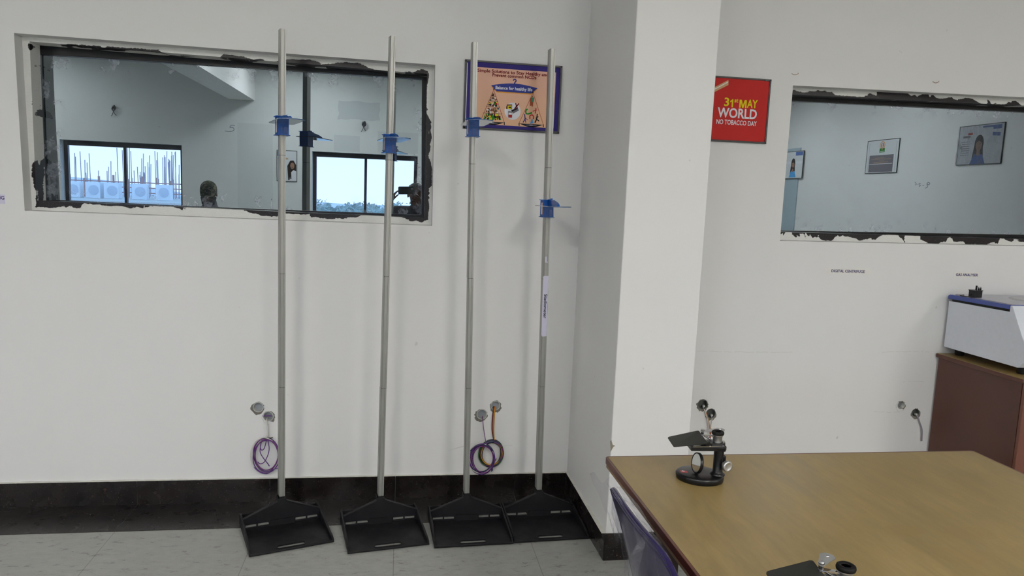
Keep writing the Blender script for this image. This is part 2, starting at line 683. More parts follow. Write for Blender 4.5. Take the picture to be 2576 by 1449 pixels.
# ---- windows to the outside, in the wall behind the photographer
for k, (a, b_, c, d) in enumerate(OUT_WINDOWS):
    root = struct(bpy.data.objects.new('window_%d' % (k + 3), None))
    COL.objects.link(root)
    root.location = ((a + b_) / 2, LB, c)
    L = Matrix.Translation((-(a + b_) / 2, -LB, -c))
    mid = (a + b_) / 2 - 0.0
    MB(L).plate(rect(a + .001, b_ - .001, c + .001, d - .001), [rect(a + 0.055, mid - 0.02, c + 0.05, d - 0.075), rect(mid + 0.02, b_ - 0.055, c + 0.05, d - 0.075)], LB - 0.19, LB - 0.13, 'xz') \
        .build('window_frame', M_dark_frame, root, kind='structure')
    MB(L).box(a + 0.03, b_ - 0.03, LB - 0.163, LB - 0.159, c + 0.03, d - 0.03).build('glass_pane', M_clear, root, kind='structure')
    MB(L).box(a - 0.02, b_ + 0.02, LB, LB + 0.03, c - 0.03, c).build('window_sill', M_granite, root, kind='structure')

# door and frame on the right-hand wall near the window side
root = struct(bpy.data.objects.new('door_1', None))
COL.objects.link(root)
root.location = (XR, -8.00, 0)
M_door = plain('grey_blue_door', (0.34, 0.42, 0.47), 0.4)
MB().box(-0.012, -0.0, -0.27, 0.27, 0.0, 2.34).build('door_leaf', M_door, root, kind='structure')
MB().plate([(-0.32, 0.0), (0.32, 0.0), (0.32, 2.40), (-0.32, 2.40)], [[(-0.275, 0.01), (0.275, 0.01), (0.275, 2.35), (-0.275, 2.35)]], -0.018, 0.0, 'yz').build('door_frame', M_door, root, kind='structure')
MB().cyl((-0.04, -0.22, 1.0), (-0.09, -0.22, 1.0), 0.012).cyl((-0.08, -0.22, 1.0), (-0.08, -0.12, 1.0), 0.01).build('door_handle', plain('brushed_steel', (0.5, 0.5, 0.5), 0.3, 1.0), root, kind='structure')

# the added ceiling fill panels
for i, (x, y) in enumerate(FILL_PANELS):
    t = thing('ceiling_fill', 'square white fill light panel added on the ceiling, unseen behind the photographer', 'light', (x, y, ZC), group='added ceiling fill panels')
    MB().plate(rect(-0.31, 0.31, -0.31, 0.31), [rect(-0.28, 0.28, -0.28, 0.28)], -0.05, 0.0).build('frame', M_white, t)
    MB().box(-0.28, 0.28, -0.28, 0.28, -0.04, -0.03).build('diffuser', M_fill, t)

# ================================================================ object materials
def make_black_plastic():
    t = NT('dusty_black_plastic')
    co = t.coord()
    d = t.ramp(t.noise(co, 7, 5, 0.7, 0.4), [(0.45, 0.0), (0.75, 0.55)])
    c = t.mix(d, (0.0055, 0.0055, 0.0075), (0.022, 0.022, 0.021))
    sc = t.noise(t.coord(scale=(1, 3.5, 1), rot=(0, 0, R(35))), 48, 3, 0.7, 1.4)
    c = t.mix(t.ramp(sc, [(0.70, 0.0), (0.76, 0.5)]), c, (0.085, 0.08, 0.07))
    return t.done(t.bsdf(c, t.ramp(t.noise(co, 12, 4), [(0.3, 0.42), (0.7, 0.62)]), spec=0.25, bump=t.noise(co, 260, 2), bump_s=0.06, dist=0.002))


M_tray = make_black_plastic()


def make_alu(name, ruler=False):
    t = NT(name)
    co = t.coord(scale=(9, 9, 0.6))
    st = t.noise(co, 12, 4, 0.6)
    big = t.noise(t.coord(), 9, 4, 0.6)
    c = t.mix(st, (0.25, 0.25, 0.235), (0.38, 0.38, 0.36))
    c = t.mix(t.ramp(big, [(0.55, 0.0), (0.8, 0.4)]), c, (0.30, 0.29, 0.26))
    rough = t.ramp(st, [(0.3, 0.30), (0.7, 0.46)])
    if ruler:
        s = t.n('SeparateXYZ')
        t.l(t.n('TexCoord').outputs['Object'], s.inputs[0])

        def ticks(pitch, duty, y0, y1):
            fr = t.math('FRACT', t.math('DIVIDE', s.outputs['Z'], pitch))
            a = t.math('LESS_THAN', fr, duty)
            b = t.math('MULTIPLY', t.math('GREATER_THAN', s.outputs['Y'], y0), t.math('LESS_THAN', s.outputs['Y'], y1))
            return t.math('MULTIPLY', a, b)
        m = t.math('MAXIMUM', ticks(0.002, 0.35, -0.018, -0.0125), ticks(0.01, 0.10, -0.018, -0.006))
        m = t.math('MAXIMUM', m, ticks(0.05, 0.10, -0.004, 0.006))
        c = t.mix(t.math('MULTIPLY', m, 0.75), c, (0.06, 0.06, 0.05))
    return t.done(t.bsdf(c, rough, 0.55, spec=0.5))


M_alu = make_alu('dull_aluminium')
M_alu_ruler = make_alu('marked_aluminium_face', True)
M_seam = plain('dark_gap', (0.03, 0.03, 0.03), 0.7)


def make_blue(name='translucent_blue_plastic'):
    t = NT(name)
    b = t.bsdf((0.015, 0.15, 0.55), 0.12, spec=0.6)
    tr = t.n('BsdfTransparent')
    tr.inputs[0].default_value = (0.12, 0.40, 0.85, 1)
    tl = t.n('BsdfTranslucent')
    tl.inputs[0].default_value = (0.03, 0.24, 0.80, 1)
    m1 = t.n('MixShader')
    m1.inputs[0].default_value = 0.30
    t.l(b.outputs[0], m1.inputs[1])
    t.l(tl.outputs[0], m1.inputs[2])
    m2 = t.n('MixShader')
    m2.inputs[0].default_value = 0.28
    t.l(m1.outputs[0], m2.inputs[1])
    t.l(tr.outputs[0], m2.inputs[2])
    return t.done(m2)


M_blue = make_blue()
M_red_label = plain('dark_red_label', (0.20, 0.015, 0.02), 0.5)
M_paper = plain('white_paper', (0.72, 0.72, 0.76), 0.6)
M_lilac_paper = plain('pale_lilac_paper', (0.56, 0.54, 0.68), 0.6)
M_ink = plain('dark_ink', (0.012, 0.011, 0.03), 0.6)


M_slot_grey = plain('slot_backing_grey', (0.30, 0.30, 0.28), 0.9, var=0.2, scale=60)

# ================================================================ stadiometers
def ellipse_pts(cx, cy, rx, ry, a0, a1, n):
    return [(cx + rx * math.cos(R(a0 + (a1 - a0) * i / n)), cy + ry * math.sin(R(a0 + (a1 - a0) * i / n))) for i in range(n + 1)]


SLOT_Y = 0.250          # where the upright back web stands, measured from the front lip
PX, PY = 0.0, 0.262     # pole centre in the tray's own space


def make_tray(t):
    W = 0.166
    D = 0.318
    # floor panel with the carrying slot, open behind the web
    b = MB()
    b.plate([(-W + .004, 0.004), (W - .004, 0.004), (W - .006, 0.232), (-W + .006, 0.232)], [stadium(0.0, 0.032, 0.110, 0.0225)], 0.001, 0.0045)
    b.box(-W + .006, -0.052, 0.2315, 0.2365, 0.001, 0.0045)
    b.box(0.052, W - .006, 0.2315, 0.2365, 0.001, 0.0045)
    b.build('tray_floor', M_tray, t)
    # raised lip round the carrying slot
    MB().plate(stadium(0.0, 0.032, 0.122, 0.0330), [stadium(0.0, 0.032, 0.110, 0.0225)], 0.0044, 0.0062).build('handle_slot_rim', M_tray, t, bevel=0.0015)
    # front lip
    MB().box(-W, W, -0.002, 0.0055, 0.0, 0.0085).build('front_lip', M_tray, t, bevel=0.002)
    # side rims rise towards the back and lean inwards a little
    for sgn in (-1, 1):
        b = MB()
        prof = [(0.0, 0.0), (D, 0.0), (D, 0.046), (0.285, 0.050), (0.235, 0.045), (0.02, 0.020), (0.0, 0.012)]
        x0, x1 = (W - 0.009, W) if sgn > 0 else (-W, -W + 0.009)
        b.plate(prof, [], x0, x1, 'yz')
        b.build('side_rim', M_tray, t, bevel=0.0025)
    MB().box(-W + 0.008, W - 0.008, D - 0.008, D, 0.0, 0.043).build('back_rim', M_tray, t, bevel=0.002)
    # upright triangular web that carries the pole, with slots along its foot
    o = [(-0.157, 0.0), (0.157, 0.0), (0.157, 0.047), (0.150, 0.052), (0.016, 0.106), (0.014, 0.118), (-0.014, 0.118), (-0.016, 0.106), (-0.150, 0.052), (-0.157, 0.047)]
    holes = []
    for s in (-1, 1):
        holes.append(rect(*sorted((s * 0.150, s * 0.106)), 0.0105, 0.0225))
        holes.append(rect(*sorted((s * 0.100, s * 0.055)), 0.0105, 0.0225))
    MB().plate(o, holes, 0.238, 0.246, 'xz').build('back_web', M_tray, t, bevel=0.001)
    MB().box(-0.152, -0.054, 0.2465, 0.285, 0.001, 0.010).build('slot_backing', M_slot_grey, t)  # added grey strips make the web's slots show light
    MB().box(0.054, 0.152, 0.2465, 0.285, 0.001, 0.010).build('slot_backing', M_slot_grey, t)
    # flange along the web's sloping edges
    for s in (-1, 1):
        a, c = Vector((s * 0.157, 0, 0.046)), Vector((s * 0.015, 0, 0.104))
        d = (c - a).normalized()
        nrm = Vector((-d.z, 0, d.x)) * (1 if d.x * s < 0 and s < 0 else -1)
        if nrm.z < 0:
            nrm = -nrm
        b = MB()
        vs = []
        for p in (a, c):
            for y in (0.234, 0.252):
                vs += [tuple(p + Vector((0, y, 0))), tuple(p + nrm * 0.006 + Vector((0, y, 0)))]
        b.add(vs, [(0, 1, 3, 2), (4, 6, 7, 5), (0, 4, 5, 1), (2, 3, 7, 6), (1, 5, 7, 3), (0, 2, 6, 4)])
        b.build('web_flange', M_tray, t, bevel=0.0012)
    # central boss with the pole socket
    b = MB()
    b.plate([(-0.052, 0.0), (0.052, 0.0), (0.050, 0.030), (-0.050, 0.030)], [], 0.2315, 0.238, 'xz')
    b.build('centre_boss', M_tray, t, bevel=0.002)
    b = MB()
    b.plate([(-0.0150, 0.2465), (0.0150, 0.2465), (0.0150, 0.288), (-0.0150, 0.288)], [], 0.0, 0.1165)
    b.plate([(-0.0165, 0.240), (0.0165, 0.240), (0.0165, 0.290), (-0.0165, 0.290)], [], 0.100, 0.1165)
    b.plate([(-0.0105, 0.2475), (0.0105, 0.2475), (0.0105, 0.282), (-0.0105, 0.282)], [], 0.1165, 0.1245)
    b.build('pole_socket', M_tray, t, bevel=0.0015)


PW, PD = 0.0235, 0.040
SEAMS = [0.1240, 0.6045, 1.0865, 1.5695, 2.0640]


def pole_profile():
    """cross-section of the pole: chamfered at its ruler side, grooved down the front"""
    w, d = PW / 2, PD / 2
    return [(-w, -d + 0.0045), (-w + 0.0045, -d), (0.0035, -d), (0.0040, -d + 0.0016), (0.0050, -d + 0.0016), (0.0055, -d), (w, -d), (w, d), (-w, d)]


def make_pole(t, lean, seed):
    rn = random.Random(seed)
    T = Matrix.Translation((PX, PY + 0.004, 0)) @ Matrix.Rotation(lean, 4, 'Y')
    for i in range(4):
        z0, z1 = SEAMS[i], SEAMS[i + 1] - 0.0016
        dx = rn.uniform(-0.0006, 0.0006)
        b = MB(T)
        b.plate([(x + dx, y) for x, y in pole_profile()], [], z0, z1)
        sec = b.build('pole_section', M_alu, t)
        MB(T).box(-PW / 2 - 0.0004 + dx, -PW / 2 + dx, -PD / 2 + 0.005, PD / 2 - 0.004, z0 + 0.002, z1 - 0.002).build('ruler_strip', M_alu_ruler, sec)
        if i < 3:
            MB(T).box(-PW / 2 + 0.001, PW / 2 - 0.001, -PD / 2 + 0.001, PD / 2 - 0.001, z1, z1 + 0.0016).build('joint', M_seam, sec)
    return T


def make_slider(t, T, z):
    """blue head slider: housing, two flanges, curved web and flat head plate pointing out over the tray"""
    T = T @ Matrix.Translation((0, 0, z))
    hw, y0, y1 = 0.0215, -0.030, 0.030
    body = MB(T)
    body.box(-hw, hw, y0, y0 + 0.004, -0.034, 0.038)                 # front face
    body.box(hw - 0.003, hw, y0, y1, -0.034, 0.038)                  # right cheek
    body.plate([(y0, -0.034), (y1, -0.034), (y1, 0.038), (y0, 0.038)], [[(y0 + 0.012, -0.024), (y1 - 0.010, -0.024), (y1 - 0.010, 0.026), (y0 + 0.012, 0.026)]], -hw, -hw + 0.003, 'yz')
    body.box(-hw, hw, y1 - 0.003, y1, -0.034, 0.038)
    o = body.build('slider_housing', M_blue, t, bevel=0.001)
    MB(T).box(-0.0075, -0.0045, y0 - 0.0015, y0, -0.030, -0.005).box(0.004, 0.016, y0 - 0.0008, y0, -0.030, -0.002).box(-0.003, 0.003, y0 - 0.002, y0, 0.010, 0.028) \
        .build('housing_rib', plain('deep_blue_plastic', (0.006, 0.05, 0.24), 0.2), o)
    MB(T).box(-hw + 0.0001, -hw + 0.0016, y0 + 0.014, y0 + 0.024, -0.024, 0.026).build('warning_label', M_red_label, o)
    MB(T).box(-hw + 0.0001, -hw + 0.0016, y0 + 0.0245, y1 - 0.010, -0.024, 0.026).build('window_liner', M_paper, o)
    for zz in (0.038, -0.0355):
        MB(T).plate(round_rect(-hw - 0.008, hw + 0.006, y0 - 0.006, y1 + 0.004, 0.008), [], zz, zz + 0.0022).build('flange', M_blue, t)
    lever = MB(T)
    lever.add([(-0.002, y0 + .002, 0.0402), (0.017, y0 + .002, 0.0402), (0.017, y1 - .03, 0.0402), (-0.002, y1 - .03, 0.0402), (-0.002, y0 + .002, 0.0412), (0.017, y0 + .002, 0.0465), (0.017, y1 - .03, 0.0465), (-0.002, y1 - .03, 0.0412)],
              [(0, 3, 2, 1), (4, 5, 6, 7), (0, 1, 5, 4), (1, 2, 6, 5), (2, 3, 7, 6), (3, 0, 4, 7)])
    lever.build('release_tab', M_blue, t)
    # head plate: long rounded paddle
    out = ellipse_pts(0, -0.205, 0.050, 0.045, 180, 360, 14) + ellipse_pts(0, 0.012, 0.050, 0.024, 0, 180, 10)
    MB(T).plate(out, [rect(-PW / 2 - 0.0015, PW / 2 + 0.0015, -PD / 2 - 0.0015, PD / 2 + 0.0015)], 0.0125, 0.0160).build('head_plate', M_plate, t, bevel=0.0006)
    # quarter-round stiffening web on the plate
    q = [(y0, 0.0162), (y0 - 0.160, 0.0162)] + ellipse_pts(y0, 0.0162, -0.160, 0.0245, 0, 90, 12)
    MB(T).plate(q, [], -0.0055, -0.0035, 'yz').plate(q, [], 0.0035, 0.0055, 'yz').plate(
        [(a, c) for a, c in ellipse_pts(y0, 0.0162, -0.160, 0.0245, 0, 90, 12)] + [(a, c) for a, c in reversed(ellipse_pts(y0, 0.0162, -0.158, 0.0228, 0, 90, 12))], [], -0.0035, 0.0035, 'yz').build('curved_web', M_blue, t)


def make_plate_mat():
    t = NT('glossy_blue_plate')
    return t.done(t.bsdf((0.022, 0.075, 0.20), 0.07, spec=0.9, coat=0.6))


M_plate = make_plate_mat()

STADS = [((-0.3976, -0.4804), 18.3, 0.0045 / 1.95, 1.683, 'leftmost stadiometer, its black tray turned most, pole crossing the mirror window'),
         ((-0.0150, -0.5070), 9.8, 0.0160 / 1.95, 1.632, 'stadiometer whose pole crosses the right end of the mirror window, blue slider near the frame'),
         ((0.3325, -0.5040), 2.8, -0.0272 / 1.95, 1.716, 'stadiometer whose blue slider overlaps the left edge of the healthy life poster'),
         ((0.6665, -0.4820), 2.9, -0.0304 / 1.95, 1.392, 'stadiometer beside the column, with the lowest blue slider and a paper label on its pole')]
for i, ((x, y), rot, lean, zs, lab) in enumerate(STADS):
    t = thing('stadiometer', lab, 'stadiometer', (x, y, 0.0015), (0, 0, R(rot)), 'stadiometers standing in a row against the wall')
    make_tray(t)
    T = make_pole(t, lean, i)
    make_slider(t, T, zs)
    if i == 3:
        LM = T @ Matrix(((1, 0, 0, 0), (0, 0, -1, -PD / 2 - 0.0004), (0, 1, 0, 0), (0, 0, 0, 1)))
        lb = MB(T)
        rn = random.Random(3)
        pts = []
        for k in range(13):
            z = 0.833 + (1.101 - 0.833) * k / 12
            pts.append((PW / 2 - 0.001 + rn.uniform(-0.0012, 0.0012), z))
        o2 = [(-PW / 2 - 0.0012, 0.838), (-PW / 2 + 0.003, 0.832)] + pts + [(-PW / 2 + 0.003, 1.102), (-PW / 2 - 0.0012, 1.097)]
        lb.plate(o2, [], -PD / 2 - 0.0012, -PD / 2 - 0.0004, 'xz')
        lo = lb.build('paper_label', M_lilac_paper, t, label='long white paper label down the front of the pole')
        TM = T @ Matrix(((0, 1, 0, 0.000), (0, 0, -1, -PD / 2 - 0.0014), (-1, 0, 0, 0.968), (0, 0, 0, 1)))
        lettering('Stadiometer', 0.019, M_ink, lo, TM, width=0.108, bold=0.0005)
        MB(T).box(-0.006, 0.001, -PD / 2 - 0.0010, -PD / 2 - 0.0002, 1.160, 1.186).box(0.001, 0.006, -PD / 2 - 0.0010, -PD / 2 - 0.0002, 1.160, 1.164).build('label_scrap', M_lilac_paper, t)

# ================================================================ framed posters on this wall
M_poster_black = plain('black_binding_tape', (0.008, 0.008, 0.009), 0.35)


def col(name, rgb, rough=0.4):
    return plain(name, rgb, 0.5, spec=0.1, var=0.03)


C_navy = col('poster_navy', (0.030, 0.022, 0.155))
C_peach = None


def make_peach():
    t = NT('poster_peach')
    s = t.n('SeparateXYZ')
    t.l(t.n('TexCoord').outputs['Generated'], s.inputs[0])
    c = t.mix(t.ramp(s.outputs['Z'], [(0.0, 0.0), (1.0, 1.0)]), (0.66, 0.39, 0.23), (0.66, 0.37, 0.28))
    return t.done(t.bsdf(c, 0.35, spec=0.25))


C_peach = make_peach()
C_blue = col('poster_banner_blue', (0.035, 0.045, 0.23))
C_maroon = col('poster_maroon_ink', (0.15, 0.006, 0.012))
C_orange = col('poster_orange', (0.62, 0.27, 0.03))
C_wht = col('poster_white', (0.68, 0.68, 0.72))
C_blk = col('poster_black_ink', (0.010, 0.010, 0.012))
C_red = col('poster_red', (0.42, 0.022, 0.020))
C_green = col('poster_green', (0.02, 0.20, 0.02))
C_yellow = col('poster_yellow', (0.62, 0.55, 0.01))
C_cyan = col('poster_sky_blue', (0.06, 0.30, 0.62))
C_teal = col('poster_teal', (0.05, 0.20, 0.13))
C_brown = col('poster_brown', (0.16, 0.06, 0.03))
C_tan = col('poster_tan', (0.48, 0.30, 0.16))
C_grey = col('poster_grey', (0.16, 0.15, 0.17))
C_line = col('poster_rust_line', (0.30, 0.07, 0.03))


class Flat:
    """coloured paper shapes on a poster; one mesh per colour"""

    def __init__(self, parent, y):
        self.b = {}
        self.p = parent
        self.y = y

    def poly(self, m, pts, lvl=1):
        self.b.setdefault(m.name, (m, MB()))[1].plate(pts, [], self.y - 0.00025 * lvl, self.y - 0.00025 * lvl + 0.0002, 'xz')

    def stroke(self, m, pts, w, lvl=1):
        for (ax, az), (bx, bz) in zip(pts[:-1], pts[1:]):
            d = Vector((bx - ax, bz - az))
            if d.length < 1e-6:
                continue
            n = Vector((-d.y, d.x)).normalized() * w / 2
            self.poly(m, [(ax - n.x, az - n.y), (bx - n.x, bz - n.y), (bx + n.x, bz + n.y), (ax + n.x, az + n.y)], lvl)

    def build(self, name='printed_pattern'):
        me = bpy.data.meshes.new(name)
        vs, fs, mi = [], [], []
        for k, (m, b) in enumerate(self.b.values()):
            me.materials.append(m)
            n = len(vs)
            vs += b.v
            fs += [tuple(n + i for i in f) for f in b.f]
            mi += [k] * len(b.f)
        me.from_pydata(vs, [], fs)
        me.polygons.foreach_set('material_index', mi)
        me.update()
        o = bpy.data.objects.new(name, me)
        COL.objects.link(o)
        o.parent = self.p
        return o


def poster_board(t, w, h, face, corners=True):
    """backing board, taped edge and corner clips, in local x/z around the centre; wall at y=0"""
    MB().box(-w / 2, w / 2, -0.010, -0.0005, -h / 2, h / 2).build('print', face, t)
    MB().plate(rect(-w / 2 - .002, w / 2 + .002, -h / 2 - .002, h / 2 + .002), [rect(-w / 2 + 0.006, w / 2 - 0.006, -h / 2 + 0.006, h / 2 - 0.006)], -0.0125, -0.0004, 'xz').build('tape_edge', M_poster_black, t, bevel=0.001)
    if corners:
        for sx in (-1, 1):
            for sz in (-1, 1):
                b = MB()
                x, z = sx * (w / 2 + 0.001), sz * (h / 2 + 0.001)
                b.box(min(x, x - sx * 0.030), max(x, x - sx * 0.030), -0.0140, -0.0006, min(z, z - sz * 0.008), max(z, z - sz * 0.008))
                b.box(min(x, x - sx * 0.008), max(x, x - sx * 0.008), -0.0140, -0.0006, min(z, z - sz * 0.030), max(z, z - sz * 0.030))
                b.build('corner_clip', M_poster_black, t, bevel=0.0008)


# --- healthy life poster (x 0.274..0.712, z 1.737..2.033)
pw, ph = 0.4375, 0.2965
t = thing('health_poster', 'framed peach and navy poster about a balance for healthy life, behind two stadiometer poles', 'poster', (0.4935, 0, 1.885), (0, R(0.15), 0))
poster_board(t, pw, ph, C_navy)


def pp(u, v):
    """poster millimetres: u right from the left edge, v down from the top (of 438 x 297)"""
    return ((u - 219) / 1000, (148.5 - v) / 1000)


F = Flat(t, -0.0101)
F.poly(C_peach, [pp(26, 28), pp(412, 28), pp(412, 276), pp(26, 276)], 0)
F.stroke(C_wht, [pp(9, 12), pp(9, 285)], 0.003, 0)
# hanger banner
ban = [pp(118, 103)] + [pp(118 + 212 * k / 10, 103 - 14 * math.sin(math.pi * k / 10)) for k in range(1, 10)] + [pp(330, 103), pp(302, 128), pp(144, 128)]
F.poly(C_orange, [(x, z - 0.0045) for x, z in ban], 1)
F.poly(C_blue, ban, 2)
hook = [pp(224, 92), pp(224, 85), pp(228, 81), pp(231, 77), pp(229, 72), pp(224, 70), pp(219, 72), pp(218, 77)]
F.stroke(C_blue, hook, 0.0055, 2)
for (ax, az) in ((131, 119), (309, 122)):
    F.poly(C_blk, [pp(ax + 3.6 * math.cos(a), az + 3.2 * math.sin(a)) for a in [k * math.pi / 5 for k in range(10)]], 3)
# two hanging pans
for apex, l, r_, base in (((131, 122), (76, 264), (184, 264), 262), ((310, 124), (252, 264), (364, 264), 262)):
    F.stroke(C_line, [pp(*apex), pp(l[0], base)], 0.0020, 2)
    F.stroke(C_line, [pp(*apex), pp(r_[0], base)], 0.0020, 2)
    n = 14
    pan = [pp(l[0] + (r_[0] - l[0]) * k / n, base + 1) for k in range(n + 1)] + [pp(r_[0] - (r_[0] - l[0]) * k / n, base + 1 + 14 * math.sin(math.pi * k / n)) for k in range(1, n)]
    F.poly(C_blk, pan, 3)
    gl = [pp((l[0] + r_[0]) / 2 + 26 * math.cos(a), base + 6 + 2.6 * math.sin(a)) for a in [k * math.pi / 8 for k in range(16)]]
    F.poly(C_grey, gl, 4)
    F.poly(C_wht, [pp((l[0] + r_[0]) / 2 + 9 * math.cos(a), base + 5.5 + 1.4 * math.sin(a)) for a in [k * math.pi / 6 for k in range(12)]], 5)
    for e in (l[0], r_[0]):
        F.stroke(C_blk, [pp(e, base - 1), pp(e + 1, base + 12)], 0.004, 3)
# shelves of food on the left pan
rn = random.Random(11)
shelves = [150, 172, 197, 226, 256]
for k, v in enumerate(shelves):
    f = (v - 120) / (258 - 120)
    xl, xr = 131 + (74 - 131) * f, 131 + (187 - 131) * f
    if k < 4:
        F.stroke(C_blk, [pp(xl, v), pp(xr, v)], 0.0016, 4)
    top = shelves[k - 1] + 2 if k else 134
    pal = [[C_brown, C_blk, C_tan], [C_blk, C_wht, C_brown, C_tan], [C_wht, C_green, C_blk, C_red, C_yellow], [C_brown, C_tan, C_wht, C_brown], [C_green, C_green, C_yellow, C_maroon, C_blk]][k]
    cnt = [12, 20, 28, 30, 56][k]
    for q in range(cnt):
        fx = rn.uniform(0.08, 0.92)
        vv = rn.uniform(top + 3, v - 4)
        ff = (vv - 120) / 138
        a0, a1 = 131 - 57 * ff, 131 + 56 * ff
        u = a0 + 4 + (a1 - a0 - 8) * fx
        ra, rb = rn.uniform(2.5, [4, 5, 6, 8.5, 8][k]), rn.uniform(2.0, [3.5, 4, 5, 6, 5][k])
        an = rn.uniform(0, 3)
        F.poly(pal[q % len(pal)], [pp(u + ra * math.cos(a) * math.cos(an) - rb * math.sin(a) * math.sin(an), vv + ra * math.cos(a) * math.sin(an) + rb * math.sin(a) * math.cos(an)) for a in [j * math.pi / 4 for j in range(8)]], 3 + (q % 4))
# crossed-out habits in the round field
F.poly(C_wht, [pp(220 + 37 * math.cos(a), 211 + 38 * math.sin(a)) for a in [k * math.pi / 16 for k in range(32)]], 2)
F.poly(C_brown, [pp(189, 194), pp(194, 182), pp(217, 181), pp(217, 203), pp(189, 203)], 3)
F.poly(C_yellow, [pp(197, 188), pp(215, 186), pp(215, 201), pp(197, 203)], 4)
F.poly(C_blk, [pp(200, 195), pp(206, 192), pp(213, 192), pp(213, 196), pp(206, 198)], 5)
F.poly(C_grey, [pp(213, 208), pp(240, 195), pp(250, 205), pp(224, 221)], 4)
F.poly(C_blk, [pp(213, 207), pp(240, 194), pp(244, 199), pp(218, 213)], 5)
F.poly(C_grey, [pp(200, 212), pp(219, 212), pp(219, 240), pp(201, 240)], 3)
F.poly(C_wht, [pp(202, 218), pp(217, 218), pp(217, 227), pp(202, 227)], 4)
F.poly(C_red, [pp(202, 227), pp(218, 227), pp(217, 240), pp(203, 240)], 4)
F.stroke(C_maroon, [pp(232, 175), pp(242, 198)], 0.005, 6)
F.stroke(C_maroon, [pp(248, 175), pp(228, 200)], 0.005, 6)
# small figures on the right pan
F.poly(C_line, [pp(297, 150), pp(304, 142), pp(307, 150), pp(307, 180), pp(299, 183)], 3)
F.poly(C_teal, [pp(304, 148), pp(311, 142), pp(317, 149), pp(314, 166), pp(305, 165)], 4)
F.poly(C_line, [pp(306, 165), pp(313, 165), pp(312, 185), pp(306, 185)], 4)
F.poly(C_brown, [pp(308 + 2.6 * math.cos(a), 140 + 3 * math.sin(a)) for a in [k * math.pi / 4 for k in range(8)]], 4)
F.stroke(C_green, [pp(288, 197), pp(281, 203), pp(280, 214), pp(288, 220), pp(300, 216), pp(310, 212)], 0.007, 3)
F.stroke(C_red, [pp(327, 190), pp(325, 215)], 0.004, 3)
F.stroke(C_red, [pp(312, 206), pp(333, 198)], 0.003, 3)
F.stroke(C_navy, [pp(276, 220), pp(279, 242), pp(270, 258)], 0.0045, 3)
F.stroke(C_navy, [pp(279, 242), pp(283, 258)], 0.0035, 3)
F.stroke(C_navy, [pp(276, 235), pp(292, 246)], 0.0025, 3)
F.stroke(C_red, [pp(301, 240), pp(300, 226), pp(310, 221), pp(318, 228), pp(317, 240)], 0.005, 3)
F.poly(C_cyan, [pp(308, 243), pp(313, 240), pp(315, 252), pp(319, 258), pp(303, 262), pp(306, 252)], 3)
F.stroke(C_blk, [pp(334, 222), pp(332, 240), pp(325, 256)], 0.0055, 3)
F.stroke(C_blk, [pp(332, 240), pp(344, 248)], 0.0045, 3)
F.stroke(C_blk, [pp(327, 236), pp(340, 228)], 0.003, 3)
F.poly(C_blk, [pp(334 + 3 * math.cos(a), 219 + 3 * math.sin(a)) for a in [k * math.pi / 4 for k in range(8)]], 3)
F.build()
lettering('Simple Solutions to Stay Healthy and', 0.0195, C_maroon, t, wall_M(pp(216, 42)[0], pp(0, 42)[1], -0.0106), width=0.322, bold=0.0005)
lettering('Prevent common NCDs', 0.0195, C_maroon, t, wall_M(pp(222, 58)[0], pp(0, 58)[1], -0.0106), width=0.200, bold=0.0005)
lettering('Balance for healthy life', 0.0195, C_wht, t, wall_M(pp(222, 112)[0], pp(0, 112)[1], -0.0110), width=0.168, bold=0.0005)

# --- no tobacco day poster, half hidden by the column (x 1.29..1.728)
t = thing('tobacco_day_poster', 'framed red poster reading 31st May World No Tobacco Day, partly behind the column', 'poster', (1.507, 0, 1.8885))
poster_board(t, pw, ph, C_red)
F = Flat(t, -0.0101)
F.poly(C_tan, [(-0.060, 0.098), (0.006, 0.135), (0.008, 0.112), (-0.060, 0.075)], 1)
F.poly(C_wht, [(-0.060, 0.090), (0.006, 0.128), (0.0065, 0.124), (-0.060, 0.086)], 2)
F.build()
GLYPH_M = [(0, 0), (0, 1), (.28, 1), (.475, .34), (.67, 1), (.95, 1), (.95, 0), (.77, 0), (.77, .70), (.565, 0), (.385, 0), (.18, .70), (.18, 0)]
GLYPH_1 = [(.22, 0), (.22, .72), (.12, .655), (0, .61), (0, .78), (.12, .835), (.21, .91), (.26, 1), (.42, 1), (.42, 0)]
for gl, gx, gw in ((GLYPH_M, 0.0695, 0.038), (GLYPH_1, 0.0230, 0.036)):
    MB().plate([(gx + a * gw, 0.0110 + b * 0.0370) for a, b in gl], [], -0.0112, -0.0104, 'xz').build('lettering', C_yellow, t)
lettering('3', 0.053, C_yellow, t, wall_M(0.006, 0.032, -0.0106), width=0.024, bold=0.0012)
lettering('st', 0.027, C_yellow, t, wall_M(0.053, 0.043, -0.0106), width=0.019, bold=0.0005)
lettering('AY', 0.053, C_yellow, t, wall_M(0.1345, 0.030, -0.0106), width=0.053, bold=0.0010)
lettering('WORLD', 0.062, C_wht, t, wall_M(0.064, -0.018, -0.0106), width=0.198, bold=0.0014)
lettering('NO TOBACCO DAY', 0.031, C_wht, t, wall_M(0.062, -0.060, -0.0106), width=0.203, bold=0.0005)

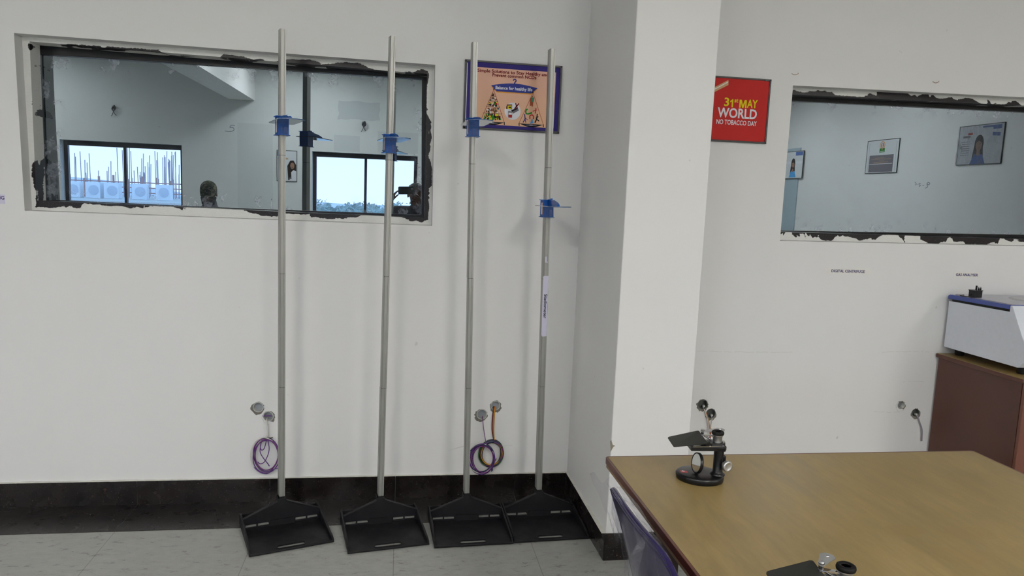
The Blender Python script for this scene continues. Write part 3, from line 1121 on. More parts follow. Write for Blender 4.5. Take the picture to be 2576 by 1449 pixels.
# ================================================================ small wall labels
M_tape = plain('cream_paper_tape', (0.70, 0.69, 0.66), 0.5)
C_label_ink = plain('label_navy_ink', (0.03, 0.02, 0.11), 0.6)
for txt, cx, cz, w_, lw, lab, ln in (('DIGITAL CENTRIFUGE', 2.227, 1.1345, 0.250, 0.182, 'narrow paper wall label reading digital centrifuge, below the right mirror window', 0.0),
                                     ('GAS ANALYSER', 2.895, 1.1315, 0.150, 0.127, 'narrow paper wall label reading gas analyser, above the white benchtop machine', 0.0)):
    t = thing('wall_label', lab, 'label', (cx, 0, cz), (0, R(ln), 0), 'typed paper labels taped to the wall')
    MB().box(-w_ / 2, w_ / 2, -0.0008, 0, -0.016, 0.017).build('paper', M_tape, t)
    lettering(txt, 0.0195, C_label_ink, t, wall_M(0, 0, -0.0010), width=lw, bold=0.0004)
t = thing('wall_label', 'small lilac paper label at the left edge of the picture, only its last letters showing', 'label', (-1.665, 0, 1.3455), group='typed paper labels taped to the wall')
MB().box(-0.10, 0.038, -0.0008, 0, -0.019, 0.019).build('paper', M_lilac_paper, t)
lettering('NG', 0.020, C_label_ink, t, wall_M(0.022, 0.005, -0.0010), width=0.028, bold=0.0004)

# ================================================================ open conduits in the wall and their wires
M_plast_edge = plain('broken_plaster', (0.15, 0.14, 0.12), 0.9, var=0.35, scale=120)
M_conduit = plain('grey_conduit', (0.27, 0.29, 0.31), 0.6, var=0.15)
M_conduit_rim = plain('white_conduit_rim', (0.55, 0.55, 0.53), 0.45)
M_conduit_dark = plain('dusty_dark_conduit', (0.07, 0.075, 0.07), 0.7, var=0.3)


def wire_mat(name, rgb):
    return plain(name, rgb, 0.22, spec=0.6, var=0.05)


W_purple = wire_mat('purple_wire', (0.085, 0.018, 0.17))
W_violet = wire_mat('plum_wire', (0.13, 0.02, 0.15))
W_green = wire_mat('green_wire', (0.015, 0.10, 0.02))
W_yellow = wire_mat('yellow_wire', (0.45, 0.26, 0.01))
W_red = wire_mat('red_wire', (0.20, 0.015, 0.012))
W_black = wire_mat('black_wire', (0.008, 0.009, 0.016))
W_navy = wire_mat('navy_wire', (0.012, 0.014, 0.06))
W_orange = wire_mat('orange_wire', (0.45, 0.13, 0.01))
W_white = plain('paint_crusted_wire', (0.58, 0.57, 0.54), 0.6, var=0.15)

names = ['open round conduit in the plaster, upper left of the pair beside the leftmost pole', 'open conduit with a purple wire across it, beside the leftmost pole',
         'open round conduit close to the third pole, lower of its pair', 'ragged open conduit with colour wires hanging out, upper of its pair',
         'dark open conduit beside the column, upper of the pair above the microscope', 'dark open conduit above the microscope, lower right of its pair',
         'small chipped open conduit left of the brown cabinet', 'small chipped open conduit touching the brown cabinet edge, with a short wire']
for i, (x, z, r) in enumerate(CONDUITS):
    t = thing('wall_conduit', names[i], 'conduit', (x, 0, z), group='open wiring conduits in the plaster')
    dark = i in (4, 5, 7)
    MB().plate(circle(0, 0, r * 1.0, 20), [circle(0, 0, r * 0.90, 20)], -0.0035 if i < 6 else -0.001, 0.05, 'xz').build('conduit_rim', M_conduit_dark if dark else M_conduit_rim, t)
    MB().plate(circle(0, 0, r * 0.90, 20), [], 0.022, 0.026, 'xz').build('conduit_back', M_conduit_dark if dark else M_conduit, t)
    sgn = -1 if x < 0 or i == 7 else 1
    dz = -0.006
    MB().plate(circle(-0.003 if i % 2 == 0 else 0.002, dz, r * (1.24 if i < 6 else 1.30), 25, 0.14, i + 40), [circle(0, 0, r * 0.99, 17)], -0.0012, -0.0001, 'xz').build('plaster_break', M_plast_edge, t)
    if i in (4, 5, 6, 7):
        MB().box(0.002, 0.012, -0.002, 0.010, -0.014, -0.006).box(0.005, 0.009, -0.003, -0.002, -0.012, -0.008).build('fixing_lug', M_conduit_rim, t)


def smooth_path(pts, n=10):
    P = [Vector(p) for p in pts]
    P = [P[0] * 2 - P[1]] + P + [P[-1] * 2 - P[-2]]
    out = []
    for i in range(1, len(P) - 2):
        for k in range(n):
            u = k / n
            a, b, c, d = P[i - 1], P[i], P[i + 1], P[i + 2]
            out.append(0.5 * ((2 * b) + (c - a) * u + (2 * a - 5 * b + 4 * c - d) * u * u + (3 * b - a - 3 * c + d) * u ** 3))
    out.append(P[-2])
    return out


def loop_pts(cx, cz, rx, rz, y, rot=0.0, n=40, ywob=0.003, ph=0.0, a0=0, a1=360, squash=0.0):
    p = []
    for k in range(n + 1):
        a = R(a0 + (a1 - a0) * k / n)
        u, v = rx * math.cos(a), rz * math.sin(a)
        u *= 1 - squash * v / rz
        p.append((cx + u * math.cos(rot) - v * math.sin(rot), y + ywob * math.sin(2 * a + ph), cz + u * math.sin(rot) + v * math.cos(rot)))
    return p


# left bundle, purple only
t = thing('wire_coil', 'purple wire coil hanging on the wall beside the leftmost pole', 'wires', (-0.585, 0, 0.225), group='coiled wires hanging from the conduits')
c0, zc = Vector((-0.585, 0, 0.225)), 0
rn = random.Random(5)
for k, (dx, dz, rx, rz, rot, mat) in enumerate([(0.004, 0.000, 0.056, 0.080, 0.03, W_purple), (0.006, -0.003, 0.052, 0.077, -0.05, W_purple), (0.002, 0.004, 0.054, 0.074, 0.10, W_violet),
                                                (-0.002, -0.001, 0.061, 0.085, 0.02, W_white), (0.007, -0.006, 0.058, 0.078, -0.08, W_purple), (0.009, 0.004, 0.050, 0.073, 0.0, W_violet)]):
    MB().tube(loop_pts(dx, dz, rx, rz, -0.006 - 0.0032 * k, rot, ph=k)[:-1], 0.0022, 8, True).build('wire_loop', mat, t)
for pts in ([(-0.013, -0.012, 0.072), (-0.019, -0.020, 0.045), (-0.014, -0.022, 0.028), (-0.002, -0.022, 0.036), (0.007, -0.018, 0.072)],
            [(-0.016, -0.018, 0.062), (-0.020, -0.022, 0.020), (-0.004, -0.024, -0.012), (0.012, -0.022, -0.035), (0.020, -0.020, -0.050)],
            [(0.012, -0.014, 0.074), (0.019, -0.02, 0.036), (0.014, -0.024, 0.004), (-0.002, -0.026, -0.028), (-0.020, -0.024, -0.036), (-0.032, -0.020, -0.028)],
            [(-0.050, -0.018, -0.052), (-0.025, -0.022, -0.075), (0.010, -0.024, -0.084), (0.036, -0.022, -0.066), (0.060, -0.018, -0.060)]):
    MB().tube(smooth_path(pts, 8), 0.0020, 8).build('loose_wire', W_purple, t)
MB().tube(smooth_path([(0.006, 0.010, 0.168), (0.005, -0.006, 0.158), (0.010, -0.010, 0.128), (0.013, -0.012, 0.100), (0.005, -0.014, 0.086)], 8), [0.0032] * 33, 8).build('feed_wire', W_white, t)
MB().tube(smooth_path([(-0.022, 0.004, 0.180), (0.002, -0.001, 0.1815), (0.026, 0.004, 0.180)], 8), 0.0024, 8).build('loose_wire', W_purple, t)
MB().tube(smooth_path([(-0.008, -0.012, 0.080), (0.012, -0.014, 0.079), (0.034, -0.012, 0.083)], 6), [0.0045] * 5 + [0.004] * 4 + [0.003] * 4, 8).build('tape_wrap', wire_mat('black_tape', (0.01, 0.01, 0.012)), t)

# right bundles
t = thing('wire_coil', 'purple wire coil with dark tape, half behind the third pole', 'wires', (0.409, 0, 0.199), group='coiled wires hanging from the conduits')
for k, (dx, dz, rx, rz, rot, mat) in enumerate([(0.0, 0.0, 0.058, 0.072, 0.02, W_purple), (0.002, 0.003, 0.054, 0.068, -0.05, W_violet), (0.004, -0.003, 0.051, 0.069, 0.06, W_purple),
                                                (-0.003, 0.001, 0.062, 0.074, 0.10, W_white), (0.001, -0.002, 0.060, 0.076, -0.03, W_purple), (-0.006, 0.004, 0.062, 0.066, 0.04, W_navy),
                                                (0.006, 0.000, 0.049, 0.066, 0.12, W_violet)]):
    MB().tube(loop_pts(dx, dz, rx, rz, -0.022 - 0.0028 * k, rot, ph=k * 1.3)[:-1], 0.0024, 8, True).build('wire_loop', mat, t)
MB().tube(loop_pts(0.003, 0.0, 0.055, 0.069, -0.036, 0.0, 14, 0.002, 0, 35, 75), 0.0062, 10).build('tape_wrap', W_navy, t)
MB().tube(smooth_path([(0.0, 0.008, 0.196), (0.001, -0.006, 0.182), (0.006, -0.012, 0.140), (0.013, -0.020, 0.100), (0.020, -0.028, 0.066)], 8), 0.0017, 8).build('feed_wire', W_violet, t)

t = thing('wire_coil', 'coil of black, green, yellow and red wires right of the third pole', 'wires', (0.457, 0, 0.216), group='coiled wires hanging from the conduits')
mats = [W_black, W_green, W_red, W_yellow, W_navy, W_orange, W_black, W_green, W_red, W_violet, W_black, W_yellow, W_navy]
rn = random.Random(9)
for k, mat in enumerate(mats):
    rx, rz = 0.059 - 0.0024 * (k % 7) + rn.uniform(-.001, .001), 0.067 - 0.0024 * (k % 6) + rn.uniform(-.001, .001)
    MB().tube(loop_pts(rn.uniform(-.002, .002), rn.uniform(-.002, .002), rx, rz, -0.006 - 0.0026 * (k // 2) - 0.0012 * (k % 2), rn.uniform(-0.1, 0.1), ph=k)[:-1], 0.0023, 8, True).build('wire_loop', mat, t)
MB().tube(loop_pts(0, 0, 0.054, 0.061, -0.014, 0, 14, 0.002, 0, 55, 140), 0.0085, 10).build('tape_wrap', W_navy, t)
for q, (mat, dx) in enumerate(((W_black, -0.0035), (W_red, -0.001), (W_orange, 0.0025), (W_yellow, 0.0055))):
    MB().tube(smooth_path([(0.008 + dx, 0.010, 0.226), (0.004 + dx, -0.005, 0.214), (0.001 + dx * 1.2, -0.010, 0.160), (0.002 + dx, -0.012, 0.110), (0.010 + dx * 0.4, -0.012, 0.064)], 8), 0.00165, 8).build('feed_wire', mat, t)
for q, (a, b_, c) in enumerate(((-0.012, -0.050, -0.078), (0.000, -0.052, -0.082), (0.010, -0.048, -0.080))):
    MB().tube(smooth_path([(0.022, -0.026, b_ + 0.03), (0.006, -0.034, b_), (a * .5, -0.03, c)], 6), 0.0017, 8).build('wire_end', (W_yellow, W_black, W_navy)[q], t)

# wires behind the microscope and beside the cabinet
t = thing('wire_bundle', 'dusty white and orange wires hanging from the dark conduits behind the microscope', 'wires', (1.535, 0, 0.32))
for q, (mat, pts) in enumerate(((W_white, [(-0.018, 0.01, 0.115), (-0.012, -0.006, 0.095), (0.004, -0.010, 0.05), (0.014, -0.012, 0.0), (0.016, -0.012, -0.06)]),
                                (W_orange, [(-0.016, 0.01, 0.112), (-0.008, -0.007, 0.09), (0.010, -0.010, 0.045), (0.017, -0.013, 0.0), (0.020, -0.012, -0.06)]),
                                (plain('tan_wire', (0.42, 0.30, 0.18), 0.5), [(-0.014, 0.01, 0.110), (-0.004, -0.006, 0.085), (0.012, -0.012, 0.04), (0.020, -0.014, 0.0), (0.023, -0.012, -0.06)]),
                                (W_white, [(0.030, 0.01, 0.070), (0.028, -0.006, 0.055), (0.024, -0.010, 0.02), (0.023, -0.012, -0.02), (0.026, -0.012, -0.06)]),
                                (W_red, [(0.024, -0.014, 0.01), (0.023, -0.016, -0.01), (0.022, -0.014, -0.06)]))):
    MB().tube(smooth_path(pts, 8), 0.0022, 8).build('feed_wire', mat, t)
t = thing('wire_bundle', 'short grey wire hanging from the conduit at the cabinet edge', 'wires', (2.70, 0, 0.36))
for dx in (0.0, 0.004):
    MB().tube(smooth_path([(-0.004 + dx, 0.008, 0.034), (0.0 + dx, -0.006, 0.02), (0.012 + dx, -0.010, -0.01), (0.030 + dx, -0.010, -0.05), (0.036 + dx, -0.010, -0.11)], 6), 0.0022, 8).build('feed_wire', plain('grey_wire', (0.24, 0.22, 0.26), 0.5), t)

# small scars on the plaster: nail hooks, chips, hairline cracks, pencil strokes
M_scar = plain('bare_plaster', (0.22, 0.20, 0.15), 0.9, var=0.3)
M_crack = plain('hairline_crack', (0.50, 0.48, 0.44), 0.9)
M_rust = plain('rusty_nail', (0.26, 0.15, 0.10), 0.7)
for i, (x, z, lab) in enumerate(((1.847, 2.072, 'small bent nail in the wall above the left end of the right mirror window'), (2.593, 2.081, 'small bent nail in the wall above the middle of the right mirror window'))):
    t = thing('wall_nail', lab, 'nail', (x, 0, z), group='bent nails left in the wall')
    MB().tube(smooth_path([(-0.012, 0.003, 0.005), (-0.011, -0.004, 0.0), (0.0, -0.006, -0.004), (0.016, -0.005, 0.002), (0.017, -0.005, 0.007)], 5), 0.0012, 6).build('nail', M_rust, t)
b = MB()
rn = random.Random(21)


def crack(b, x0, x1, z, y, amp, w_=0.0011, n=40):
    zz = z
    pr = None
    for k in range(n + 1):
        x = x0 + (x1 - x0) * k / n
        zz += rn.uniform(-amp, amp)
        if pr and rn.random() > 0.15:
            b.add([(pr[0], y, pr[1] - w_ / 2), (x, y, zz - w_ / 2), (x, y, zz + w_ / 2), (pr[0], y, pr[1] + w_ / 2)], [(0, 1, 2, 3)])
        pr = (x, zz)


crack(b, 1.46, 1.98, 0.7215, -0.0003, 0.0012)
crack(b, 2.46, 2.74, 0.7200, -0.0003, 0.0014)
crack(b, 2.60, 2.72, 0.565, -0.0003, 0.002, n=12)
crack(b, 2.45, 2.60, 0.405, -0.0003, 0.002, n=12)
struct(b.build('trim_2', M_crack))
b = MB()
b.add([(0.8445, -0.6540, 0.503), (0.8445, -0.6540, 0.452), (0.857, -0.6536, 0.475), (0.864, -0.6536, 0.477), (0.853, -0.6536, 0.482)], [(0, 1, 2, 3, 4)])
b.add([(0.8458, -0.640, 0.492), (0.8462, -0.6538, 0.503), (0.8462, -0.6538, 0.452)], [(0, 1, 2)])
struct(b.build('trim_3', M_scar))
b = MB()
for k in range(7):
    x, z = 0.250 + 0.012 * k, 0.232 + 0.0035 * k
    b.tube([(x, -0.0002, z - 0.006), (x + 0.02, -0.0006, z + 0.006), (x + 0.055, -0.0002, z + 0.012)], 0.0003, 4)
for k in range(4):
    b.tube([(0.505 + 0.012 * k, -0.0002, 0.246 + 0.002 * k), (0.525 + 0.012 * k, -0.0006, 0.251 + 0.001 * k), (0.560, -0.0002, 0.252)], 0.0003, 4)
struct(b.build('trim_4', plain('pencil_strokes', (0.46, 0.46, 0.47), 0.8)))

# ================================================================ laminate-topped table
def make_laminate():
    t = NT('beige_laminate')
    co = t.coord(scale=(1, 0.22, 1))
    g1 = t.noise(co, 26, 5, 0.65, 0.3)
    g2 = t.noise(t.coord(scale=(1, 0.10, 1)), 95, 4, 0.6)
    c = t.mix(t.ramp(g1, [(0.35, 0.0), (0.68, 1.0)]), (0.232, 0.165, 0.062), (0.312, 0.222, 0.090))
    c = t.mix(t.math('MULTIPLY', t.ramp(g2, [(0.45, 0.0), (0.72, 1.0)]), 0.35), c, (0.21, 0.138, 0.050))
    big = t.noise(t.coord(), 3.0, 5, 0.65)
    c = t.mix(t.ramp(big, [(0.52, 0.0), (0.75, 0.40)]), c, (0.34, 0.225, 0.085))
    gr = t.noise(t.coord(), 9.0, 6, 0.75)
    c = t.mix(t.ramp(gr, [(0.66, 0.0), (0.74, 0.40)]), c, (0.19, 0.13, 0.07))
    # water rings and spill stains near the front
    s = t.n('SeparateXYZ')
    t.l(t.n('TexCoord').outputs['Object'], s.inputs[0])
    wob = t.math('MULTIPLY', t.math('SUBTRACT', t.noise(t.coord(), 14, 4), 0.5), 0.09)
    for sx, sy, r0, amt in ((-0.02, 0.27, 0.045, 0.35), (0.115, 0.245, 0.055, 0.30), (0.02, 0.16, 0.06, 0.25), (0.20, 0.15, 0.07, 0.28)):
        dx = t.math('SUBTRACT', s.outputs['X'], sx)
        dy = t.math('MULTIPLY', t.math('SUBTRACT', s.outputs['Y'], sy), 1.8)
        d = t.math('SQRT', t.math('ADD', t.math('MULTIPLY', dx, dx), t.math('MULTIPLY', dy, dy)))
        d = t.math('ADD', d, wob)
        c = t.mix(t.math('MULTIPLY', t.math('LESS_THAN', d, r0), amt), c, (0.24, 0.15, 0.05))
    return t.done(t.bsdf(c, t.ramp(g1, [(0.3, 0.30), (0.7, 0.42)]), spec=0.4))


M_lam = make_laminate()
M_lip = plain('red_brown_lipping', (0.085, 0.024, 0.014), 0.35, var=0.25, scale=18)
M_ply = plain('dark_stained_board', (0.030, 0.016, 0.012), 0.6, var=0.3)
M_ply_raw = plain('raw_plywood_edge', (0.20, 0.13, 0.07), 0.7, var=0.3)
TX0, TX1, TY0, TY1, TZ = 0.568, 1.700, -3.00, -1.4895, 0.75
tcx, tcy = (TX0 + TX1) / 2, (TY0 + TY1) / 2
t = thing('lab_table', 'large beige laminate table with a red-brown edge, microscopes standing on it', 'table', (tcx, tcy, 0))
hx, hy = (TX1 - TX0) / 2, (TY1 - TY0) / 2
MB().plate(round_rect(-hx + .007, hx - .007, -hy + .007, hy - .007, 0.006, 3), [], TZ - 0.004, TZ).build('laminate_sheet', M_lam, t)
MB().plate(round_rect(-hx, hx, -hy, hy, 0.012, 4), [round_rect(-hx + .0072, hx - .0072, -hy + .0072, hy - .0072, 0.006, 3)], TZ - 0.0175, TZ - 0.0002).build('edge_lipping', M_lip, t, bevel=0.005)
MB().box(-hx + .0045, hx - .0045, -hy + .0045, hy - .0045, TZ - 0.030, TZ - 0.0045).build('core_board', M_ply_raw, t)
for nm, a in (('apron', (-hx + .12, -hx + .14, -hy + .12, hy - .12)), ('apron', (hx - .14, hx - .12, -hy + .12, hy - .12)), ('apron', (-hx + .14, hx - .14, hy - .14, hy - .12)), ('apron', (-hx + .14, hx - .14, -hy + .12, -hy + .14))):
    MB().box(*a, TZ - 0.12, TZ - 0.026).build(nm, M_ply, t)
for sx in (-1, 1):
    for sy in (-1, 1):
        MB().box(sx * (hx - 0.14) - 0.025, sx * (hx - 0.14) + 0.025, sy * (hy - 0.14) - 0.025, sy * (hy - 0.14) + 0.025, 0, TZ - 0.026).build('leg', M_ply, t, bevel=0.003)

# ================================================================ dissecting microscopes
M_mic = plain('black_enamel', (0.006, 0.006, 0.007), 0.28, spec=0.35)
M_mic_matte = plain('black_crackle_plate', (0.016, 0.017, 0.015), 0.5, spec=0.3, var=0.25, scale=200)
M_rubber = plain('black_rubber', (0.006, 0.006, 0.006), 0.6, spec=0.2)
M_bore_shade = plain('eyepiece_bore_shade', (0.001, 0.001, 0.001), 0.9, spec=0.0)
M_chrome = plain('chrome', (0.62, 0.62, 0.63), 0.16, 1.0)
M_satin = plain('satin_metal', (0.55, 0.55, 0.55), 0.4, 0.9)
M_lens = make_clear('stage_glass', (0.85, 0.87, 0.84), 0.12)
M_mirror_small = plain('small_mirror', (0.75, 0.76, 0.72), 0.05, 1.0)
M_mark_red = plain('red_mark', (0.45, 0.05, 0.05), 0.5)


def make_microscope(lab, loc, rz=0.0, arm=0.0, group='dissecting microscopes on the table'):
    t = thing('dissecting_microscope', lab, 'microscope', loc, (0, 0, rz), group)
    Mb = Matrix.Rotation(R(-22), 4, 'Z')
    MB(Mb).lathe([(0.056, 0.0), (0.059, 0.002), (0.060, 0.012), (0.0575, 0.0165), (0.0545, 0.0175), (0.02, 0.0178)], 56, sx=1.0, sy=0.86).build('base', M_mic, t)
    # red and white mark on the base
    o = MB().box(-0.0085, 0.0085, -0.0065, 0.0065, 0, 0.0004, Matrix.Translation((-0.040, 0.006, 0.0175)) @ Matrix.Rotation(R(-12), 4, 'Z')).build('base_mark', M_mark_red, t)
    MB().box(-0.006, 0.001, -0.001, 0.004, 0.0004, 0.0007, Matrix.Translation((-0.040, 0.006, 0.0175)) @ Matrix.Rotation(R(-40), 4, 'Z')).build('mark_stroke', M_paper, o)
    px, py = 0.041, -0.013
    MB(Matrix.Translation((px, py, 0))).lathe([(0.019, 0.0165), (0.0185, 0.020), (0.0145, 0.0225), (0.0125, 0.026), (0.0125, 0.0815)], 32).build('pillar', M_mic, t)
    k = MB()
    k.box(px + 0.003, px + 0.0165, py - 0.010, py + 0.010, 0.040, 0.068)
    hs = k.build('rack_housing', M_mic, t, bevel=0.003)
    ks = MB()
    kn = Vector((px + 0.0115, py - 0.020, 0.047))
    dr = Vector((0.25, -1.0, 0.02)).normalized()
    ks.cyl(kn - dr * 0.012, kn, 0.005, seg=20)
    q = dr.to_track_quat('Z', 'Y').to_matrix().to_4x4()
    q.translation = kn
    ks.lathe([(0.0125, 0.0), (0.0138, 0.001), (0.0138, 0.008), (0.0125, 0.0100), (0.009, 0.0104), (0.0085, 0.0099), (0.002, 0.0099)], 36, q)
    ks.build('focus_knob', M_satin, t)
    # mirror in its ring, turned to the left
    nm = Vector((-0.98, -0.06, 0.16)).normalized()
    q = nm.to_track_quat('Z', 'Y').to_matrix().to_4x4()
    q.translation = Vector((-0.012, -0.008, 0.0455)) - nm * 0.004
    mr = MB(q).lathe([(0.0245, 0.0), (0.0262, 0.001), (0.0262, 0.0075), (0.0238, 0.0085), (0.0232, 0.0065)], 40).build('mirror_ring', M_mic, t)
    MB(q).lathe([(0.0230, 0.0066), (0.0230, 0.0072)], 40).build('mirror_glass', M_mirror_small, mr)
    MB().cyl((-0.010, -0.006, 0.0165), (-0.010, -0.006, 0.0225), 0.006, 0.004).build('mirror_post', M_mic, t)
    # stage: open frame with a glass plate
    MB().plate([(-0.036, -0.020), (0.030, -0.024), (0.050, -0.030), (0.058, -0.018), (0.058, 0.012), (0.046, 0.036), (-0.030, 0.040)],
               [[(-0.026, -0.010), (0.020, -0.012), (0.024, 0.026), (-0.022, 0.030)]], 0.0810, 0.0915).build('stage', M_mic, t, bevel=0.0015)
    MB().box(-0.029, 0.026, -0.013, 0.033, 0.0916, 0.0930).build('stage_glass', M_lens, t)
    MB().box(-0.032, 0.052, -0.0215, -0.0165, 0.0917, 0.0932).build('slide_clip', M_chrome, t)
    MB().cyl((0.048, -0.019, 0.0930), (0.048, -0.019, 0.0948), 0.003).build('clip_screw', M_chrome, t)
    # sloping hand rest on the left
    c = [(-0.0775, 0.038, 0.0985), (0.007, 0.042, 0.1140), (0.0015, -0.030, 0.1050), (-0.0865, -0.030, 0.0975)]
    th = 0.0022
    b = MB()
    sub = []
    for (u, v) in round_rect(0, 1, 0, 1, 0.07, 4):
        p = (Vector(c[3]) * (1 - u) + Vector(c[2]) * u) * (1 - v) + (Vector(c[0]) * (1 - u) + Vector(c[1]) * u) * v
        sub.append(p)
    n = len(sub)
    b.add([tuple(p) for p in sub] + [tuple(p - Vector((0, 0, th))) for p in sub], [tuple(range(n)), tuple(reversed(range(n, 2 * n)))] + [(i, (i + 1) % n, n + (i + 1) % n, n + i) for i in range(n)])
    b.build('hand_rest', M_mic_matte, t)
    b = MB()
    b.box(-0.006, 0.012, -0.018, 0.026, 0.0900, 0.0935)
    b.add([(0.004, -0.020, 0.088), (0.012, -0.020, 0.088), (0.012, 0.028, 0.088), (0.004, 0.028, 0.088), (0.000, -0.020, 0.100), (0.010, -0.020, 0.101), (0.002, 0.028, 0.109), (-0.004, 0.028, 0.108)],
          [(0, 3, 2, 1), (4, 5, 6, 7), (0, 1, 5, 4), (1, 2, 6, 5), (2, 3, 7, 6), (3, 0, 4, 7)])
    b.build('hand_rest_bracket', M_mic, t)
    # arm and eyepiece
    ex, ey = 0.0405, 0.000
    MB().plate([(ex - 0.022, ey - 0.014), (ex + 0.012, ey - 0.018), (ex + 0.019, ey - 0.008), (ex + 0.018, ey + 0.014), (ex + 0.004, ey + 0.020), (ex - 0.018, ey + 0.014)], [], 0.0866, 0.0985).build('eyepiece_arm', M_mic, t, bevel=0.003)
    E = Matrix.Translation((ex, ey, 0))
    MB(E).lathe([(0.0118, 0.0985), (0.0118, 0.113), (0.0128, 0.1135), (0.0128, 0.1165)], 36).build('eyepiece_barrel', M_satin, t)
    MB(E).lathe([(0.0128, 0.1165), (0.0150, 0.1175), (0.0158, 0.121), (0.0150, 0.1245), (0.0125, 0.1262), (0.0085, 0.1255), (0.0070, 0.1225), (0.0066, 0.1175)], 40, cap=False).build('eye_cup', M_rubber, t)
    MB(E).lathe([(0.0086, 0.1225), (0.0086, 0.1235)], 24).build('bore_shade', M_bore_shade, t)  # black disc stands in for the shade down the eyepiece
    MB(Matrix.Translation((ex + 0.014, ey - 0.006, 0))).lathe([(0.003, 0.0985), (0.003, 0.102)], 14).build('arm_screw', M_chrome, t)
    # folding lens carrier
    pv = Vector((ex - 0.036, ey + 0.012, 0))
    en = Vector((ex + 0.016 - arm * 0.027, ey + 0.024 + arm * 0.012, 0))

    def bar(p, q_, w0, w1, z0, z1):
        d = (q_ - p).normalized()
        nn = Vector((-d.y, d.x, 0))
        a0 = math.atan2(d.y, d.x)
        pts = [(p.x + w0 * math.cos(a0 + R(a)), p.y + w0 * math.sin(a0 + R(a))) for a in range(90, 271, 20)] + [(q_.x + w1 * math.cos(a0 + R(a)), q_.y + w1 * math.sin(a0 + R(a))) for a in range(-90 - 30, 91 + 30, 20)]
        return MB().plate(pts, [], z0, z1)
    bar(pv, en, 0.0055, 0.0125, 0.1205, 0.1220).build('lens_carrier', M_satin, t)
    bar(pv, Vector((ex - 0.010, ey + 0.003, 0)), 0.0045, 0.0050, 0.1110, 0.1135).build('lower_link', M_chrome, t)
    MB(Matrix.Translation(pv)).lathe([(0.0042, 0.1102), (0.0042, 0.1230), (0.0050, 0.1232), (0.0050, 0.1260), (0.003, 0.1272)], 20).build('pivot_screw', M_chrome, t)
    MB(Matrix.Translation(en)).lathe([(0.0035, 0.1220), (0.0035, 0.1235), (0.002, 0.1242)], 16).build('carrier_screw', M_chrome, t)
    MB().cyl((ex - 0.010, ey + 0.010, 0.0985), (pv.x + 0.004, pv.y + 0.004, 0.1105), 0.0022).build('link_rod', M_chrome, t)
    return t


make_microscope('black dissecting microscope standing whole near the table corner by the column', (0.7680, -1.662, TZ + 0.0005), 0.0, 0.0)
make_microscope('nearer dissecting microscope, cut off by the bottom edge of the picture', (0.6865, -2.331, TZ + 0.0005), 0.0, 1.0)

# ================================================================ cabinet, centrifuge and plug adapter
M_cab = plain('red_brown_veneer', (0.078, 0.024, 0.015), 0.38, var=0.30, scale=5)
M_cab_front = plain('red_brown_door', (0.14, 0.048, 0.030), 0.35, var=0.2, scale=6)
t = thing('storage_cabinet', 'red-brown wooden cabinet with a beige laminate top carrying the white machine', 'cabinet', (3.36, -0.277, 0))
X0, X1, Y0, Y1, CZ = -0.594, 0.62, -0.262, 0.262, 0.722
b = MB()
b.box(X0 + 0.012, X0 + 0.030, Y0 + 0.005, Y1, 0.0, CZ - 0.02)
b.box(X1 - 0.030, X1 - 0.012, Y0 + 0.005, Y1, 0.0, CZ - 0.02)
b.box(X0 + 0.030, X1 - 0.030, Y1 - 0.015, Y1, 0.0, CZ - 0.02)
b.box(X0 + 0.030, X1 - 0.030, Y0 + 0.02, Y1 - 0.015, 0.06, 0.075)
b.build('carcass', M_cab, t)
MB().box(X0, X1, Y0 - 0.008, Y1 + 0.008, CZ - 0.020, CZ - 0.0015).build('top_edge', M_lip, t, bevel=0.002)
MB().box(X0 + 0.003, X1 - 0.003, Y0 - 0.004, Y1 + 0.006, CZ - 0.0018, CZ).build('top_sheet', M_lam, t)
for a, c, hxp in ((X0 + 0.014, 0.011, -0.02), (0.015, X1 - 0.014, 0.045)):
    d = MB().box(a, c, Y0 - 0.012, Y0 + 0.004, 0.03, CZ - 0.024).build('door', M_cab_front, t, bevel=0.002)
    MB().cyl((hxp, Y0 - 0.012, 0.42), (hxp, Y0 - 0.032, 0.42), 0.004).cyl((hxp, Y0 - 0.012, 0.52), (hxp, Y0 - 0.032, 0.52), 0.004).cyl((hxp, Y0 - 0.032, 0.415), (hxp, Y0 - 0.032, 0.525), 0.005).build('handle', M_satin, d)

M_cf = plain('white_powder_coat', (0.66, 0.69, 0.76), 0.38, var=0.05, scale=60)
M_cf_blue = plain('blue_lid_plastic', (0.045, 0.075, 0.30), 0.18)
M_gap = plain('painted_gap_shade', (0.008, 0.008, 0.010), 0.8)
t = thing('benchtop_centrifuge', 'white benchtop centrifuge with a blue lid standing on the cabinet', 'centrifuge', (3.00, -0.26, CZ + 0.0005))
cx0, cx1 = 2.790 - 3.0, 3.24 - 3.0


def cy(y):
    return y + 0.26


prof = [(cy(-0.024), 0.0375), (cy(-0.485), 0.0375), (cy(-0.530), 0.085), (cy(-0.530), 0.110), (cy(-0.416), 0.3115), (cy(-0.404), 0.3115), (cy(-0.404), 0.282), (cy(-0.024), 0.276)]
MB().plate(prof, [], cx0, cx1, 'yz').build('housing', M_cf, t, bevel=0.002)
MB().box(cx0 + 0.004, cx1 - 0.004, cy(-0.400), cy(-0.040), 0.274, 0.2915).build('lid_gap_shade', M_gap, t)  # near-black slab paints the shade in the gap under the lid
MB().plate([(cy(-0.018), 0.287), (cy(-0.402), 0.2935), (cy(-0.402), 0.3135), (cy(-0.030), 0.3095), (cy(-0.018), 0.303)], [], cx0 - 0.003, cx1 + 0.003, 'yz').build('lid', M_cf_blue, t, bevel=0.002)
MB().box(cx0 + 0.020, cx1 - 0.02, cy(-0.39), cy(-0.04), 0.3060, 0.3145).build('lid_panel', plain('pale_grey_lid_panel', (0.42, 0.41, 0.48), 0.25), t)
